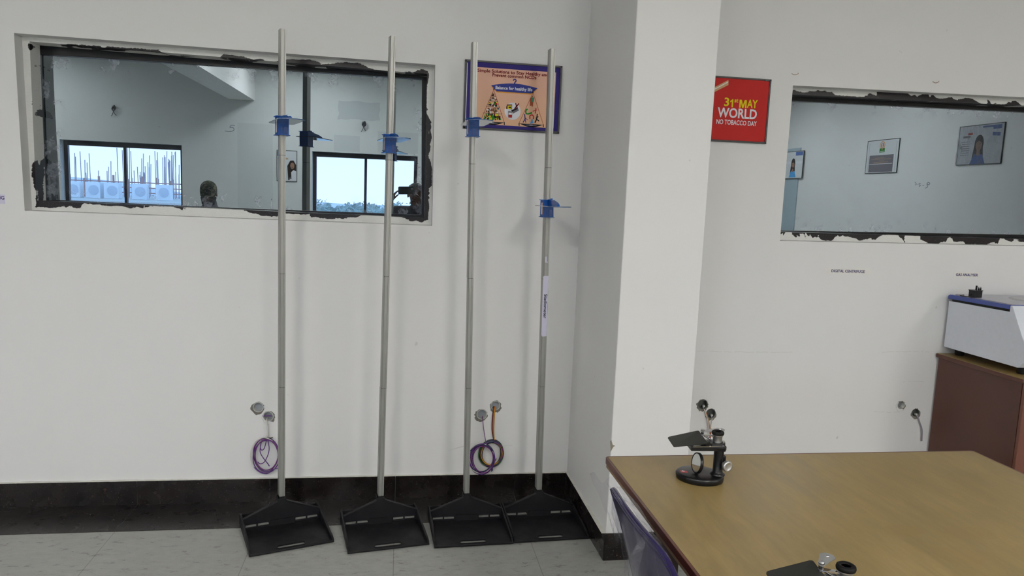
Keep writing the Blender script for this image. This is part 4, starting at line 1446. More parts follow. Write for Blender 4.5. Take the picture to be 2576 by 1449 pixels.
Mc = Matrix.Translation((0.10, cy(-0.225), 0.3146))
MB(Mc).lathe([(0.115, 0.0), (0.112, 0.002), (0.09, 0.0060), (0.05, 0.0100), (0.031, 0.0112)], 48).build('lid_dome', plain('pearl_lid_dome', (0.40, 0.38, 0.42), 0.2), t)
MB(Mc).lathe([(0.030, 0.0112), (0.030, 0.0118)], 32).build('lid_window', plain('smoked_window', (0.08, 0.08, 0.07), 0.1), t)
MB().box(cx0 + 0.05, cx1 - 0.05, cy(-0.535), cy(-0.528), 0.09, 0.105).build('front_strip', M_cf_blue, t)
for fx in (cx0 + 0.065, cx1 - 0.065):
    for fy in (cy(-0.060), cy(-0.445)):
        MB(Matrix.Translation((fx, fy, 0))).lathe([(0.0190, 0.0), (0.0215, 0.004), (0.0215, 0.034), (0.0185, 0.0380)], 28).build('foot', M_rubber, t)

t = thing('plug_adapter', 'black three-pin plug adapter lying pins up on the blue lid', 'adapter', (2.826, -0.150, CZ + 0.3142), (0, 0, R(12)))
MB().plate(round_rect(-0.027, 0.027, -0.018, 0.018, 0.005, 3), [], 0.0005, 0.034).build('body', M_mic, t, bevel=0.003)
MB().plate(round_rect(-0.029, 0.029, -0.020, 0.020, 0.005, 3), [], 0.033, 0.0365).build('face_plate', M_mic, t, bevel=0.001)
MB().box(-0.003, 0.005, -0.0035, 0.0015, 0.036, 0.058).build('earth_pin', M_rubber, t, bevel=0.0006)
for dx in (0.008, 0.021):
    p = MB().box(dx - 0.0028, dx + 0.0028, -0.0105, -0.0065, 0.036, 0.046).build('pin_sleeve', M_rubber, t)
    MB().box(dx - 0.0026, dx + 0.0026, -0.0103, -0.0067, 0.046, 0.053).build('pin_tip', M_chrome, p)
MB().tube(smooth_path([(-0.026, 0.0, 0.016), (-0.036, 0.002, 0.008), (-0.050, 0.004, 0.0025), (-0.058, 0.02, 0.0025), (-0.040, 0.05, 0.0025), (0.0, 0.06, 0.0025)], 8), 0.0018, 8).build('cable', M_rubber, t)

# ================================================================ chair tucked under the table, still in its plastic
M_chair = plain('violet_blue_plastic', (0.015, 0.009, 0.062), 0.14, spec=0.6, var=0.08)
t = thing('plastic_chair', 'violet-blue plastic shell chair tucked under the table edge', 'chair', (0.62, -2.005, 0))


def shell(u, v):
    """u across the width 0..1 (far to near), v from seat edge 0 to back top 1; local to the chair"""
    Yc = 0.205 - 0.41 * u
    e = abs(2 * u - 1)
    if v >= 0.45:
        k = (v - 0.45) / 0.55
        z = 0.44 + 0.36 * k - (0.012 if u < 0.5 else 0.085) * (e ** 5) * k
        x = -0.020 - 0.104 * k ** 0.9 - 0.018 * (1 - e * e) + 0.020 * u * k
        Yc *= 1.0 - (0.05 if u < 0.5 else 0.13) * (1 - k)
        Yc -= 0.034 * min(1.0, max(0.0, 1 - k) * 4.5) * max(0.0, 1 - 2 * u) ** 2
        Yc = max(Yc, -0.3)
    else:
        k = v / 0.45
        z = 0.44 - 0.015 * math.sin(k * math.pi) + 0.010 * (1 - k) - 0.012 * (1 - e * e)
        x = 0.33 - 0.35 * k - 0.018 * (1 - e * e) * k ** 8
        Yc *= (0.95 + 0.05 * (1 - k)) if u < 0.5 else (0.87 + 0.13 * (1 - k))
        Yc -= 0.034 * (k ** 2) * max(0.0, 1 - 2 * u) ** 2
        if k > 0.75:
            z += 0.012 * ((k - 0.75) / 0.25) ** 2
    return (x, Yc, z)


NU, NV = 28, 40
vs = [shell(i / NU, j / NV) for j in range(NV + 1) for i in range(NU + 1)]
fs = [(j * (NU + 1) + i, j * (NU + 1) + i + 1, (j + 1) * (NU + 1) + i + 1, (j + 1) * (NU + 1) + i) for j in range(NV) for i in range(NU)]
b = MB()
b.add(vs, fs, smooth=True)
o = b.build('shell', M_chair, t)
m = o.modifiers.new('thickness', 'SOLIDIFY')
m.thickness = 0.005
rim = [shell(i / NU, 1.0) for i in range(NU + 1)]
rim = [shell(0.0, v / 20) for v in range(9, 20)] + rim + [shell(1.0, v / 20) for v in range(19, 8, -1)]
MB().tube(rim, 0.0062, 10).build('rim', M_chair, t)
M_tube = plain('black_steel_tube', (0.012, 0.012, 0.014), 0.3)
for sx, sy in ((0.28, 0.17), (0.28, -0.17), (-0.06, 0.17), (-0.06, -0.17)):
    MB().tube(smooth_path([(sx * 0.9 + 0.02, sy * 0.7, 0.415), (sx * 0.98 + 0.01, sy * 0.95, 0.395), (sx, sy, 0.30), (sx * 1.12, sy * 1.1, 0.0)], 6), 0.0105, 10).build('leg', M_tube, t)


def make_wrap(name='crumpled_clear_wrap', lo=0.015, mid=0.07, hi=0.36):
    t = NT(name)
    co = t.coord()
    st = t.coord(scale=(1, 1, 0.35), rot=(R(28), 0, 0))
    n1 = t.noise(st, 20, 5, 0.65, 1.4)
    tr = t.n('BsdfTransparent')
    tr.inputs[0].default_value = (0.94, 0.94, 0.96, 1)
    g = t.bsdf((0.27, 0.27, 0.30), 0.12, spec=1.0, bump=n1, bump_s=0.9, dist=0.02)
    f = t.ramp(n1, [(0.44, lo), (0.58, mid), (0.68, hi)])
    lw = t.n('LayerWeight')
    lw.inputs[0].default_value = 0.35
    f = t.math('ADD', f, t.math('MULTIPLY', lw.outputs['Facing'], 0.07), clamp=True)
    mx = t.n('MixShader')
    t.l(f, mx.inputs[0])
    t.l(tr.outputs[0], mx.inputs[1])
    t.l(g.outputs[0], mx.inputs[2])
    return t.done(mx)


M_wrap = make_wrap()
M_wrap_fold = make_wrap('folded_clear_wrap', 0.12, 0.30, 0.60)
from mathutils import noise as mnoise
t = thing('plastic_wrap', 'crumpled clear plastic sheet draped over the back of the violet-blue chair', 'plastic sheet', (0.62, -2.005, 0))


def grid(nu, nv, fn):
    vs = [fn(i / nu, j / nv) for j in range(nv + 1) for i in range(nu + 1)]
    fs = [(j * (nu + 1) + i, j * (nu + 1) + i + 1, (j + 1) * (nu + 1) + i + 1, (j + 1) * (nu + 1) + i) for j in range(nv) for i in range(nu)]
    return MB().add(vs, fs, smooth=True)


def crumple(p, k=1.0):
    q = Vector((p[0] * 5, p[1] * 6.0, p[2] * 4.0))
    return (mnoise.noise(q) * 0.012 + abs(mnoise.noise(q * 2.3 + Vector((3, 1, 0)))) * 0.018 + abs(mnoise.noise(q * 5.1)) * 0.008) * k


def film_pt(u, v):
    # hangs outside the chair back from just over its rim down past the seat
    if v > 0.42:
        k = (v - 0.42) / 0.58
        x, y, z = shell(min(max(u, 0), 1), 0.45 + 0.55 * k)
        if k > 0.93:
            z += 0.012
    else:
        k = v / 0.42
        x, y, z = shell(u, 0.45)
        z = 0.13 + (z - 0.13) * k
        x -= 0.02 * (1 - k)
    y *= 1.05
    x -= 0.013
    c = crumple((x, y, z))
    return (x - c, y, z)


grid(44, 60, film_pt).build('film', M_wrap, t)


def wing_pt(u, v):
    # loose flap standing away from the far top corner, towards the column
    a = Vector((-0.124, 0.180, 0.815)).lerp(Vector((-0.108, 0.160, 0.66)), v)
    b = Vector((-0.172, 0.245, 0.805)).lerp(Vector((-0.128, 0.190, 0.70)), v)
    p = a.lerp(b, u)
    p.x -= crumple(p, 0.8)
    p.z += 0.010 * math.sin(u * 9)
    return tuple(p)


grid(18, 24, wing_pt).build('loose_flap', M_wrap, t)


def bridge_pt(u, v):
    # film stretched from the rim across to the table edge
    x, y, z = shell(0.03 + 0.62 * u, 1.0)
    a = Vector((x + 0.006, y, z + 0.006))
    b = Vector((-0.068, y + 0.030, 0.742 + 0.012 * math.sin(u * 5)))
    p = a.lerp(b, v)
    p.z += 0.010 * math.sin(v * math.pi) - crumple(p, 0.6)
    return tuple(p)


grid(40, 12, bridge_pt).build('stretched_film', M_wrap_fold, t)


def fold_pt(u, v):
    A, L, Q = Vector((-0.122, -0.030, 0.802)), Vector((-0.245, -0.010, 0.5575)), Vector((-0.195, -0.1575, 0.6325))
    p = A.lerp(L.lerp(Q, u), v)
    p.x -= crumple(p, 0.7) + 0.010 * math.sin(u * math.pi) * v
    return tuple(p)


grid(20, 44, fold_pt).build('hanging_fold', M_wrap_fold, t)

# ================================================================ people behind the camera, seen in the mirror glass
def tube_body(caps, name, mat, parent, voxel, smooth=6):
    b = MB()
    for p0, p1, r0, r1 in caps:
        p0, p1 = Vector(p0), Vector(p1)
        if (p1 - p0).length > 1e-4:
            b.cyl(p0, p1, r0, r1, 16)
        b.sphere(p0, r0, 16, 10)
        b.sphere(p1, r1, 16, 10)
    o = b.build(name, mat, parent)
    m = o.modifiers.new('remesh', 'REMESH')
    m.mode = 'VOXEL'
    m.voxel_size = voxel
    m.use_smooth_shade = True
    m = o.modifiers.new('smooth', 'SMOOTH')
    m.iterations = smooth
    m.factor = 0.5
    dg = bpy.context.evaluated_depsgraph_get()
    dg.update()
    me = bpy.data.meshes.new_from_object(o.evaluated_get(dg))
    me.name = name
    me.materials.clear()
    me.materials.append(mat)
    o.modifiers.clear()
    o.data = me
    return o


M_skin = plain('brown_skin', (0.16, 0.075, 0.045), 0.5)
M_hair = plain('black_hair', (0.008, 0.007, 0.007), 0.5)
M_shirt_dark = plain('dark_shirt', (0.035, 0.035, 0.05), 0.8)
M_shirt_grey = plain('grey_shirt', (0.14, 0.15, 0.16), 0.8)
M_trouser = plain('dark_trousers', (0.02, 0.022, 0.03), 0.8)
M_shoe = plain('black_shoes', (0.01, 0.01, 0.01), 0.4)


def make_camo():
    t = NT('camouflage_cloth')
    co = t.coord(scale=(1, 1, 2.0))
    n1 = t.noise(co, 16, 2, 0.4, 1.0)
    n2 = t.noise(co, 24, 2, 0.4, 1.0)
    c = t.mix(t.ramp(n1, [(0.48, 0.0), (0.50, 1.0)]), (0.045, 0.050, 0.030), (0.16, 0.155, 0.10))
    c = t.mix(t.ramp(n2, [(0.57, 0.0), (0.59, 1.0)]), c, (0.018, 0.018, 0.014))
    return t.done(t.bsdf(c, 0.85, spec=0.2))


def head_caps(c, k, yaw=0.0, pitch=0.0):
    """head, jaw, nose, ears and neck round the point c (between the ears); k scales a 0.23 m head; face towards +y"""
    Rm = Matrix.Rotation(yaw, 3, 'Z') @ Matrix.Rotation(pitch, 3, 'X')

    def P(x, y, z):
        return Vector(c) + Rm @ Vector((x * k, y * k, z * k))
    caps = [(P(0, -0.020, 0.035), P(0, 0.018, 0.035), 0.082 * k, 0.078 * k), (P(0, 0.015, 0.02), P(0, 0.030, -0.045), 0.070 * k, 0.050 * k),
            (P(-0.018, 0.045, -0.075), P(0.018, 0.045, -0.075), 0.030 * k, 0.030 * k),
            (P(0, 0.090, 0.012), P(0, 0.108, -0.022), 0.008 * k, 0.0135 * k), (P(-0.011, 0.098, -0.026), P(0.011, 0.098, -0.026), 0.008 * k, 0.008 * k),
            (P(-0.030, 0.083, 0.030), P(0.030, 0.083, 0.030), 0.012 * k, 0.012 * k), (P(-0.018, 0.086, -0.055), P(0.018, 0.086, -0.055), 0.009 * k, 0.009 * k),
            (P(-0.080, -0.005, 0.015), P(-0.083, -0.008, -0.018), 0.012 * k, 0.009 * k), (P(0.080, -0.005, 0.015), P(0.083, -0.008, -0.018), 0.012 * k, 0.009 * k)]
    return caps, P


def hand_caps(w_, d, nrm, side, k=1.0, curl=0.9):
    """palm and five fingers from the wrist w_, pointing along d, curling towards nrm; side = thumb direction"""
    w_, d, nrm, side = Vector(w_), Vector(d).normalized(), Vector(nrm).normalized(), Vector(side).normalized()
    caps = []
    for s_ in (-0.024, -0.008, 0.008, 0.024):
        caps.append((w_ + side * s_ * 0.6 * k, w_ + d * 0.078 * k + side * s_ * k, 0.013 * k, 0.0115 * k))
    L = {-0.027: (0.028, 0.020, 0.016), -0.009: (0.036, 0.025, 0.018), 0.009: (0.040, 0.027, 0.019), 0.027: (0.036, 0.024, 0.018)}
    for s_, ls in L.items():
        p = w_ + d * 0.084 * k + side * s_ * k
        a = 0.15
        for i, l in enumerate(ls):
            q = p + (d * math.cos(a) + nrm * math.sin(a)) * l * k
            caps.append((p, q, (0.0085 - 0.0008 * i) * k, (0.0080 - 0.0008 * i) * k))
            p = q
            a += curl * (0.8 + 0.2 * i)
    p = w_ + d * 0.022 * k + side * 0.026 * k
    a = side * 0.8 + d * 0.6 + nrm * 0.2
    for i, l in enumerate((0.036, 0.028, 0.022)):
        a.normalize()
        q = p + a * l * k
        caps.append((p, q, (0.0115 - 0.001 * i) * k, (0.0105 - 0.001 * i) * k))
        p = q
        a = a + d * 0.4 + nrm * 0.4
    return caps


# the photographer: stands just behind the camera, holding the phone with both hands
HC = Vector((0.150, -3.640, 1.400))
k = 0.92
ph_ = thing('person', 'dark-haired person holding up a phone, seen at the right end of the mirror window', 'person', (0.15, -3.70, 0))
ORG = Vector((0.15, -3.70, 0))


def rel(cs, o_=ORG):
    return [(Vector(a) - o_, Vector(b) - o_, r0, r1) for a, b, r0, r1 in cs]


hc, P = head_caps(HC, k, yaw=R(12))
neck = [(P(0, -0.022, -0.05), P(0, -0.035, -0.14), 0.050 * k, 0.054 * k)]
sh_z = 1.235
shL, shR = Vector((0.15 + 0.175, -3.71, sh_z)), Vector((0.15 - 0.175, -3.71, sh_z))
elL, elR = Vector((0.15 + 0.215, -3.56, 1.02)), Vector((0.15 - 0.245, -3.57, 1.03))
wrL, wrR = Vector((0.215, -3.455, 1.325)), Vector((-0.085, -3.450, 1.330))
hips = Vector((0.15, -3.715, 0.80))
torso = [(Vector((0.15, -3.715, 1.17)), Vector((0.15, -3.715, 0.98)), 0.115, 0.105), (Vector((0.15 - 0.06, -3.715, 1.16)), Vector((0.15 + 0.06, -3.715, 1.16)), 0.105, 0.105),
         (Vector((0.15 - 0.06, -3.715, 0.90)), Vector((0.15 + 0.06, -3.715, 0.90)), 0.10, 0.10), (Vector((0.15 - 0.05, -3.715, 0.80)), Vector((0.15 + 0.05, -3.715, 0.80)), 0.105, 0.105),
         (shL, shR, 0.052, 0.052), (P(0, -0.035, -0.14), Vector((0.15, -3.712, 1.19)), 0.055, 0.09)]
arms = [(shL, elL, 0.046, 0.038), (elL, wrL, 0.037, 0.025), (shR, elR, 0.046, 0.038), (elR, wrR, 0.037, 0.025)]
legs = []
for s_ in (-1, 1):
    hp, kn, an = Vector((0.15 + s_ * 0.085, -3.715, 0.78)), Vector((0.15 + s_ * 0.10, -3.70, 0.43)), Vector((0.15 + s_ * 0.11, -3.725, 0.075))
    legs += [(hp, kn, 0.080, 0.052), (kn, an, 0.050, 0.036), (an + Vector((0, -0.02, -0.035)), an + Vector((0.01 * s_, 0.15, -0.045)), 0.034, 0.028)]
d1 = Vector((0.060, -3.400, 1.40))
hL = hand_caps(wrL, (-0.45, 0.40, 0.75), (-0.6, 0.5, 0), (-0.3, -0.75, 0.2), 0.9, 0.8)
hR = hand_caps(wrR, (0.30, 0.40, 0.80), (0.7, 0.5, 0), (0.3, -0.75, 0.2), 0.9, 0.8)
body = tube_body(rel(hc + neck + torso + arms + legs + hL + hR), 'body', M_skin, ph_, 0.0058, 3)


def grow(cs, g):
    return [(a, b, r0 + g, r1 + g) for a, b, r0, r1 in cs]


tube_body(rel(grow(torso, 0.010) + grow([arms[0], arms[2]], 0.010)), 'shirt', M_shirt_dark, ph_, 0.010, 4)
tube_body(rel(grow(legs[0:2] + legs[3:5], 0.012) + grow([torso[3]], 0.013)), 'trousers', M_trouser, ph_, 0.010, 4)
for a, b, r0, r1 in (legs[2], legs[5]):
    tube_body(rel([(a, b, r0 + 0.006, r1 + 0.006)]), 'shoe', M_shoe, ph_, 0.008, 3)
hair = []
rn = random.Random(4)
for i in range(34):
    a, e = rn.uniform(0, 2 * math.pi), rn.uniform(0.15, 1.5)
    v = Vector((math.cos(a) * math.cos(e), math.sin(a) * math.cos(e), math.sin(e)))
    if v.y > 0.55 and v.z < 0.75:
        continue
    c_ = P(0, -0.008, 0.045) + Vector((v.x * 0.078, v.y * 0.088, v.z * 0.072)) * k
    hair.append((c_, c_ + Vector((rn.uniform(-.012, .012), rn.uniform(-.01, .012), rn.uniform(0, .010))), 0.019, 0.011))
hair.append((P(0, -0.03, 0.055), P(0, 0.0, 0.06), 0.082 * k, 0.078 * k))
tube_body(rel(hair), 'hair', M_hair, ph_, 0.006, 2)
for s_ in (-1, 1):
    e_ = P(s_ * 0.030, 0.088, 0.016)
    MB().sphere(e_ - ORG, 0.0105, 12, 8).build('eye', plain('eye_white', (0.5, 0.5, 0.48), 0.2), ph_)

phn = thing('phone', 'dark phone held up sideways at the camera position by the photographer', 'phone', (0.060, -3.368, 1.447))
phn.rotation_euler = (R(-7.3), R(-2.3), R(-8.9))
MB().plate(round_rect(-0.078, 0.078, -0.037, 0.037, 0.010, 4), [], -0.0085, -0.0005, 'xz').build('case', plain('phone_black', (0.01, 0.01, 0.012), 0.2), phn, bevel=0.001)
MB().plate(round_rect(-0.074, 0.074, -0.033, 0.033, 0.007, 3), [], -0.0090, -0.0086, 'xz').build('screen', plain('phone_screen', (0.03, 0.03, 0.035), 0.08), phn)
MB().plate(circle(0.050, 0.015, 0.006, 20), [], -0.0005, 0.0004, 'xz').build('lens_ring', M_satin, phn)

# second person, in a camouflage cap, standing further back
ORG2 = Vector((-1.93, -4.26, 0))
p2 = thing('person', 'person in a camouflage cap and grey shirt, seen at the middle of the mirror window', 'person', tuple(ORG2))
HC2 = Vector((-1.93, -4.22, 1.325))
k2 = 0.92
hc, P = head_caps(HC2, k2, yaw=R(-5), pitch=R(-20))
X2 = -1.93
shL, shR = Vector((X2 + 0.18, -4.27, 1.135)), Vector((X2 - 0.18, -4.27, 1.135))
torso = [(Vector((X2, -4.27, 1.07)), Vector((X2, -4.27, 0.90)), 0.12, 0.11), (Vector((X2 - 0.06, -4.27, 1.06)), Vector((X2 + 0.06, -4.27, 1.06)), 0.11, 0.11),
         (Vector((X2 - 0.06, -4.27, 0.84)), Vector((X2 + 0.06, -4.27, 0.84)), 0.105, 0.105), (Vector((X2 - 0.05, -4.27, 0.74)), Vector((X2 + 0.05, -4.27, 0.74)), 0.11, 0.11),
         (shL, shR, 0.055, 0.055), (P(0, -0.04, -0.12), Vector((X2, -4.27, 1.10)), 0.06, 0.09)]
elL, elR = Vector((X2 + 0.24, -4.28, 0.90)), Vector((X2 - 0.24, -4.28, 0.90))
wrL, wrR = Vector((X2 + 0.22, -4.19, 0.71)), Vector((X2 - 0.22, -4.19, 0.71))
arms = [(shL, elL, 0.048, 0.039), (elL, wrL, 0.038, 0.026), (shR, elR, 0.048, 0.039), (elR, wrR, 0.038, 0.026)]
legs = []
for s_ in (-1, 1):
    hp, kn, an = Vector((X2 + s_ * 0.085, -4.27, 0.72)), Vector((X2 + s_ * 0.10, -4.25, 0.40)), Vector((X2 + s_ * 0.11, -4.28, 0.075))
    legs += [(hp, kn, 0.080, 0.052), (kn, an, 0.050, 0.036), (an + Vector((0, -0.02, -0.035)), an + Vector((0.01 * s_, 0.15, -0.045)), 0.034, 0.028)]
neck = [(P(0, -0.022, -0.05), P(0, -0.05, -0.13), 0.052 * k2, 0.056 * k2)]
hL = hand_caps(wrL, (-0.1, 0.25, -0.95), (-0.8, 0.2, 0), (0, 1, 0.2), 0.95, 0.35)
hR = hand_caps(wrR, (0.1, 0.25, -0.95), (0.8, 0.2, 0), (0, 1, 0.2), 0.95, 0.35)
tube_body(rel(hc + neck + torso + arms + legs + hL + hR, ORG2), 'body', M_skin, p2, 0.0062, 3)
tube_body(rel(grow(torso, 0.010) + grow([arms[0], arms[2]], 0.010), ORG2), 'shirt', M_shirt_grey, p2, 0.010, 4)
tube_body(rel(grow(legs[0:2] + legs[3:5], 0.012) + grow([torso[3]], 0.013), ORG2), 'trousers', M_trouser, p2, 0.010, 4)
for a, b, r0, r1 in (legs[2], legs[5]):
    tube_body(rel([(a, b, r0 + 0.006, r1 + 0.006)], ORG2), 'shoe', M_shoe, p2, 0.008, 3)
M_camo = make_camo()
cap = tube_body(rel([(P(0, -0.022, 0.062), P(0, 0.016, 0.062), 0.090 * k2, 0.086 * k2), (P(0, -0.02, 0.040), P(0, 0.016, 0.040), 0.091 * k2, 0.088 * k2)], ORG2), 'cap', M_camo, p2, 0.007, 4)
brim = MB()
rows = []
for j in range(2):
    for i in range(15):
        a = math.pi * i / 14
        rr = (0.086, 0.128)[j]
        q = P(math.cos(a) * 0.080, 0.020 + math.sin(a) * rr, 0.046 - 0.020 * j - 0.010 * abs(math.cos(a)))
        rows.append(tuple(q - ORG2))
top = [tuple(Vector(q) + Vector((0, 0, 0.004))) for q in rows]
brim.add(rows + top, [(i, i + 1, 15 + i + 1, 15 + i) for i in range(14)] + [(30 + i, 45 + i, 45 + i + 1, 30 + i + 1) for i in range(14)] + [(15 + i, 15 + i + 1, 45 + i + 1, 45 + i) for i in range(14)])
brim.build('cap_brim', M_camo, cap)
beard = tube_body(rel([(P(-0.035, 0.060, -0.070), P(0.035, 0.060, -0.070), 0.034, 0.034), (P(-0.065, 0.02, -0.03), P(-0.04, 0.05, -0.075), 0.018, 0.03), (P(0.065, 0.02, -0.03), P(0.04, 0.05, -0.075), 0.018, 0.03)], ORG2), 'beard', M_hair, p2, 0.007, 3)
for s_ in (-1, 1):
    MB().sphere(P(s_ * 0.030, 0.088, 0.016) - ORG2, 0.010, 12, 8).build('eye', plain('eye_white', (0.5, 0.5, 0.48), 0.2), p2)

# ================================================================ posters on the walls behind, seen in the glass
def side_poster(lab, y0, y1, z0, z1, off, group):
    return thing('wall_poster', lab, 'poster', (XR - off, (y0 + y1) / 2, (z0 + z1) / 2), (0, 0, R(-90)), group), abs(y1 - y0), z1 - z0


C_board = col('poster_pale_board', (0.60, 0.62, 0.64))
C_skin = col('poster_portrait_skin', (0.30, 0.18, 0.12))
C_hair = col('poster_portrait_hair', (0.03, 0.022, 0.02))
C_blue2 = col('poster_mid_blue', (0.08, 0.14, 0.36))


def portrait(F, cx, cz, k, shawl):
    F.poly(C_hair, [(cx + 0.075 * k * math.cos(a), cz + 0.02 * k + 0.11 * k * math.sin(a)) for a in [j * math.pi / 9 for j in range(18)]], 2)
    F.poly(C_hair, [(cx - 0.085 * k, cz - 0.15 * k), (cx - 0.06 * k, cz + 0.03 * k), (cx + 0.07 * k, cz + 0.03 * k), (cx + 0.10 * k, cz - 0.17 * k)], 2)
    F.poly(shawl, [(cx - 0.13 * k, cz - 0.24 * k), (cx - 0.07 * k, cz - 0.12 * k), (cx + 0.06 * k, cz - 0.11 * k), (cx + 0.13 * k, cz - 0.24 * k)], 3)
    F.poly(C_skin, [(cx + 0.052 * k * math.cos(a), cz + 0.072 * k * math.sin(a)) for a in [j * math.pi / 8 for j in range(16)]], 4)
    F.poly(C_skin, [(cx - 0.024 * k, cz - 0.05 * k), (cx + 0.024 * k, cz - 0.05 * k), (cx + 0.03 * k, cz - 0.13 * k), (cx - 0.03 * k, cz - 0.13 * k)], 4)
    for s_ in (-1, 1):
        F.stroke(C_hair, [(cx + s_ * 0.012 * k, cz + 0.014 * k), (cx + s_ * 0.032 * k, cz + 0.016 * k)], 0.006 * k, 5)
    F.stroke(C_maroon, [(cx - 0.016 * k, cz - 0.036 * k), (cx + 0.016 * k, cz - 0.036 * k)], 0.007 * k, 5)
    F.poly(C_hair, [(cx - 0.055 * k, cz + 0.02 * k), (cx - 0.04 * k, cz + 0.075 * k), (cx + 0.045 * k, cz + 0.075 * k), (cx + 0.05 * k, cz + 0.03 * k), (cx, cz + 0.055 * k)], 5)


g = 'posters on the right-hand wall reflected in the glass'
t, w_, h_ = side_poster('small portrait poster over the grey door, at the left edge of the right mirror window', -8.10, -7.54, 1.90, 2.345, 0.022, g)
poster_board(t, w_, h_, C_board, False)
F = Flat(t, -0.0101)
F.poly(C_blue2, [(-0.26, 0.21), (-0.04, 0.21), (-0.04, 0.15), (-0.26, 0.15)], 1)
F.poly(C_wht, [(-0.27, 0.02), (0.27, 0.02), (0.27, 0.06), (-0.27, 0.06)], 1)
portrait(F, 0.02, 0.0, 0.85, C_cyan)
F.build()
t, w_, h_ = side_poster('plain notice board poster with a green and orange emblem over a dark panel', -5.92, -5.25, 1.94, 2.39, 0.0, g)
poster_board(t, w_, h_, C_board, False)
F = Flat(t, -0.0101)
F.poly(C_grey, [(-0.245, -0.21), (0.265, -0.21), (0.265, 0.02), (-0.245, 0.02)], 1)
F.stroke(C_wht, [(-0.235, -0.10), (0.255, -0.10)], 0.006, 2)
for z, a, b in ((-0.020, -0.05, 0.14), (-0.036, -0.20, 0.22), (-0.058, -0.05, 0.05), (-0.076, -0.14, 0.18), (-0.088, -0.02, 0.16)):
    F.stroke(C_tan, [(a, z), (b, z)], 0.004, 2)
F.stroke(C_grey, [(-0.285, -0.2), (-0.285, 0.19)], 0.003, 1)
F.stroke(C_grey, [(0.285, -0.2), (0.285, 0.19)], 0.003, 1)
F.poly(C_green, [(-0.048, 0.055), (0.062, 0.055), (0.062, 0.11), (-0.048, 0.11)], 2)
for r_, m in ((0.055, C_orange), (0.045, C_wht), (0.036, C_line), (0.024, C_tan)):
    F.poly(m, [(0.007 + r_ * math.cos(R(a)), 0.150 + r_ * 1.0 * math.sin(R(a))) for a in range(-40, 221, 20)], 3 + int((0.055 - r_) * 100))
F.stroke(C_tan, [(0.007, 0.085), (-0.018, 0.16)], 0.010, 9)
F.stroke(C_tan, [(0.007, 0.085), (0.032, 0.16)], 0.010, 9)
F.stroke(C_wht, [(0.007, 0.12), (0.007, 0.175)], 0.012, 10)
F.stroke(C_wht, [(-0.035, 0.070), (0.048, 0.070)], 0.008, 9)
F.build()
t, w_, h_ = side_poster('large portrait poster still under shiny plastic film, at the right of the mirror window', -4.20, -3.545, 2.0, 2.445, 0.0, g)
poster_board(t, w_, h_, C_board, False)
F = Flat(t, -0.0101)
F.poly(C_blue2, [(-0.29, 0.205), (-0.02, 0.205), (-0.02, 0.185), (-0.17, 0.185), (-0.17, 0.16), (-0.29, 0.16)], 1)
F.poly(C_blue2, [(-0.28, 0.12), (-0.17, 0.13), (-0.17, 0.09), (-0.28, 0.08)], 1)
F.poly(C_red, [(0.12, 0.14), (0.19, 0.14), (0.19, 0.115), (0.12, 0.115)], 1)
F.poly(C_grey, [(0.15, 0.108), (0.26, 0.108), (0.26, 0.085), (0.15, 0.085)], 1)
for q in range(7):
    F.stroke(C_grey, [(0.15, 0.04 - q * 0.025), (0.28 - 0.01 * (q % 3), 0.04 - q * 0.025)], 0.006, 1)
portrait(F, 0.01, -0.005, 0.89, C_blue2)
F.build()
grid(30, 24, lambda u, v: ((u - 0.5) * (w_ + 0.01), -0.020 - 0.010 * abs(mnoise.noise(Vector((u * 7 + v * 3, v * 5, 1)))) - 0.006 * abs(mnoise.noise(Vector((u * 20 - v * 9, v * 16, 4)))), (v - 0.5) * (h_ + 0.008))) \
    .build('plastic_film', make_wrap('poster_film', 0.14, 0.30, 0.65), t)

# poster between the outside windows
t = thing('wall_poster', 'narrow black-framed poster of a long-haired woman, behind the leftmost pole in the mirror', 'poster', (-1.766, LB, 1.752), (0, 0, R(180)))
poster_board(t, 0.305, 0.478, C_board, False)
F = Flat(t, -0.0101)
F.poly(C_blue2, [(0.145, 0.22), (0.085, 0.22), (0.085, 0.15), (0.145, 0.15)], 1)
F.poly(C_tan, [(-0.02, 0.12), (0.03, 0.13), (0.03, 0.10), (-0.02, 0.10)], 1)
for q in range(8):
    F.stroke(C_grey, [(0.06, 0.10 - q * 0.035), (0.135 - 0.01 * (q % 3), 0.10 - q * 0.035)], 0.008, 1)
F.poly(C_hair, [(-0.02, -0.22), (-0.005, 0.0), (-0.05, 0.085), (-0.10, 0.09), (-0.14, 0.02), (-0.146, -0.22)], 2)
F.poly(C_skin, [(-0.082 + 0.032 * math.cos(a), 0.005 + 0.050 * math.sin(a)) for a in [j * math.pi / 8 for j in range(16)]], 3)
F.poly(C_wht, [(-0.04, -0.22), (-0.06, -0.10), (-0.10, -0.06), (-0.146, -0.08), (-0.146, -0.22)], 4)
F.stroke(C_hair, [(-0.060, -0.20), (-0.052, -0.02)], 0.018, 5)
F.stroke(C_maroon, [(-0.072, -0.020), (-0.092, -0.020)], 0.006, 5)
F.build()

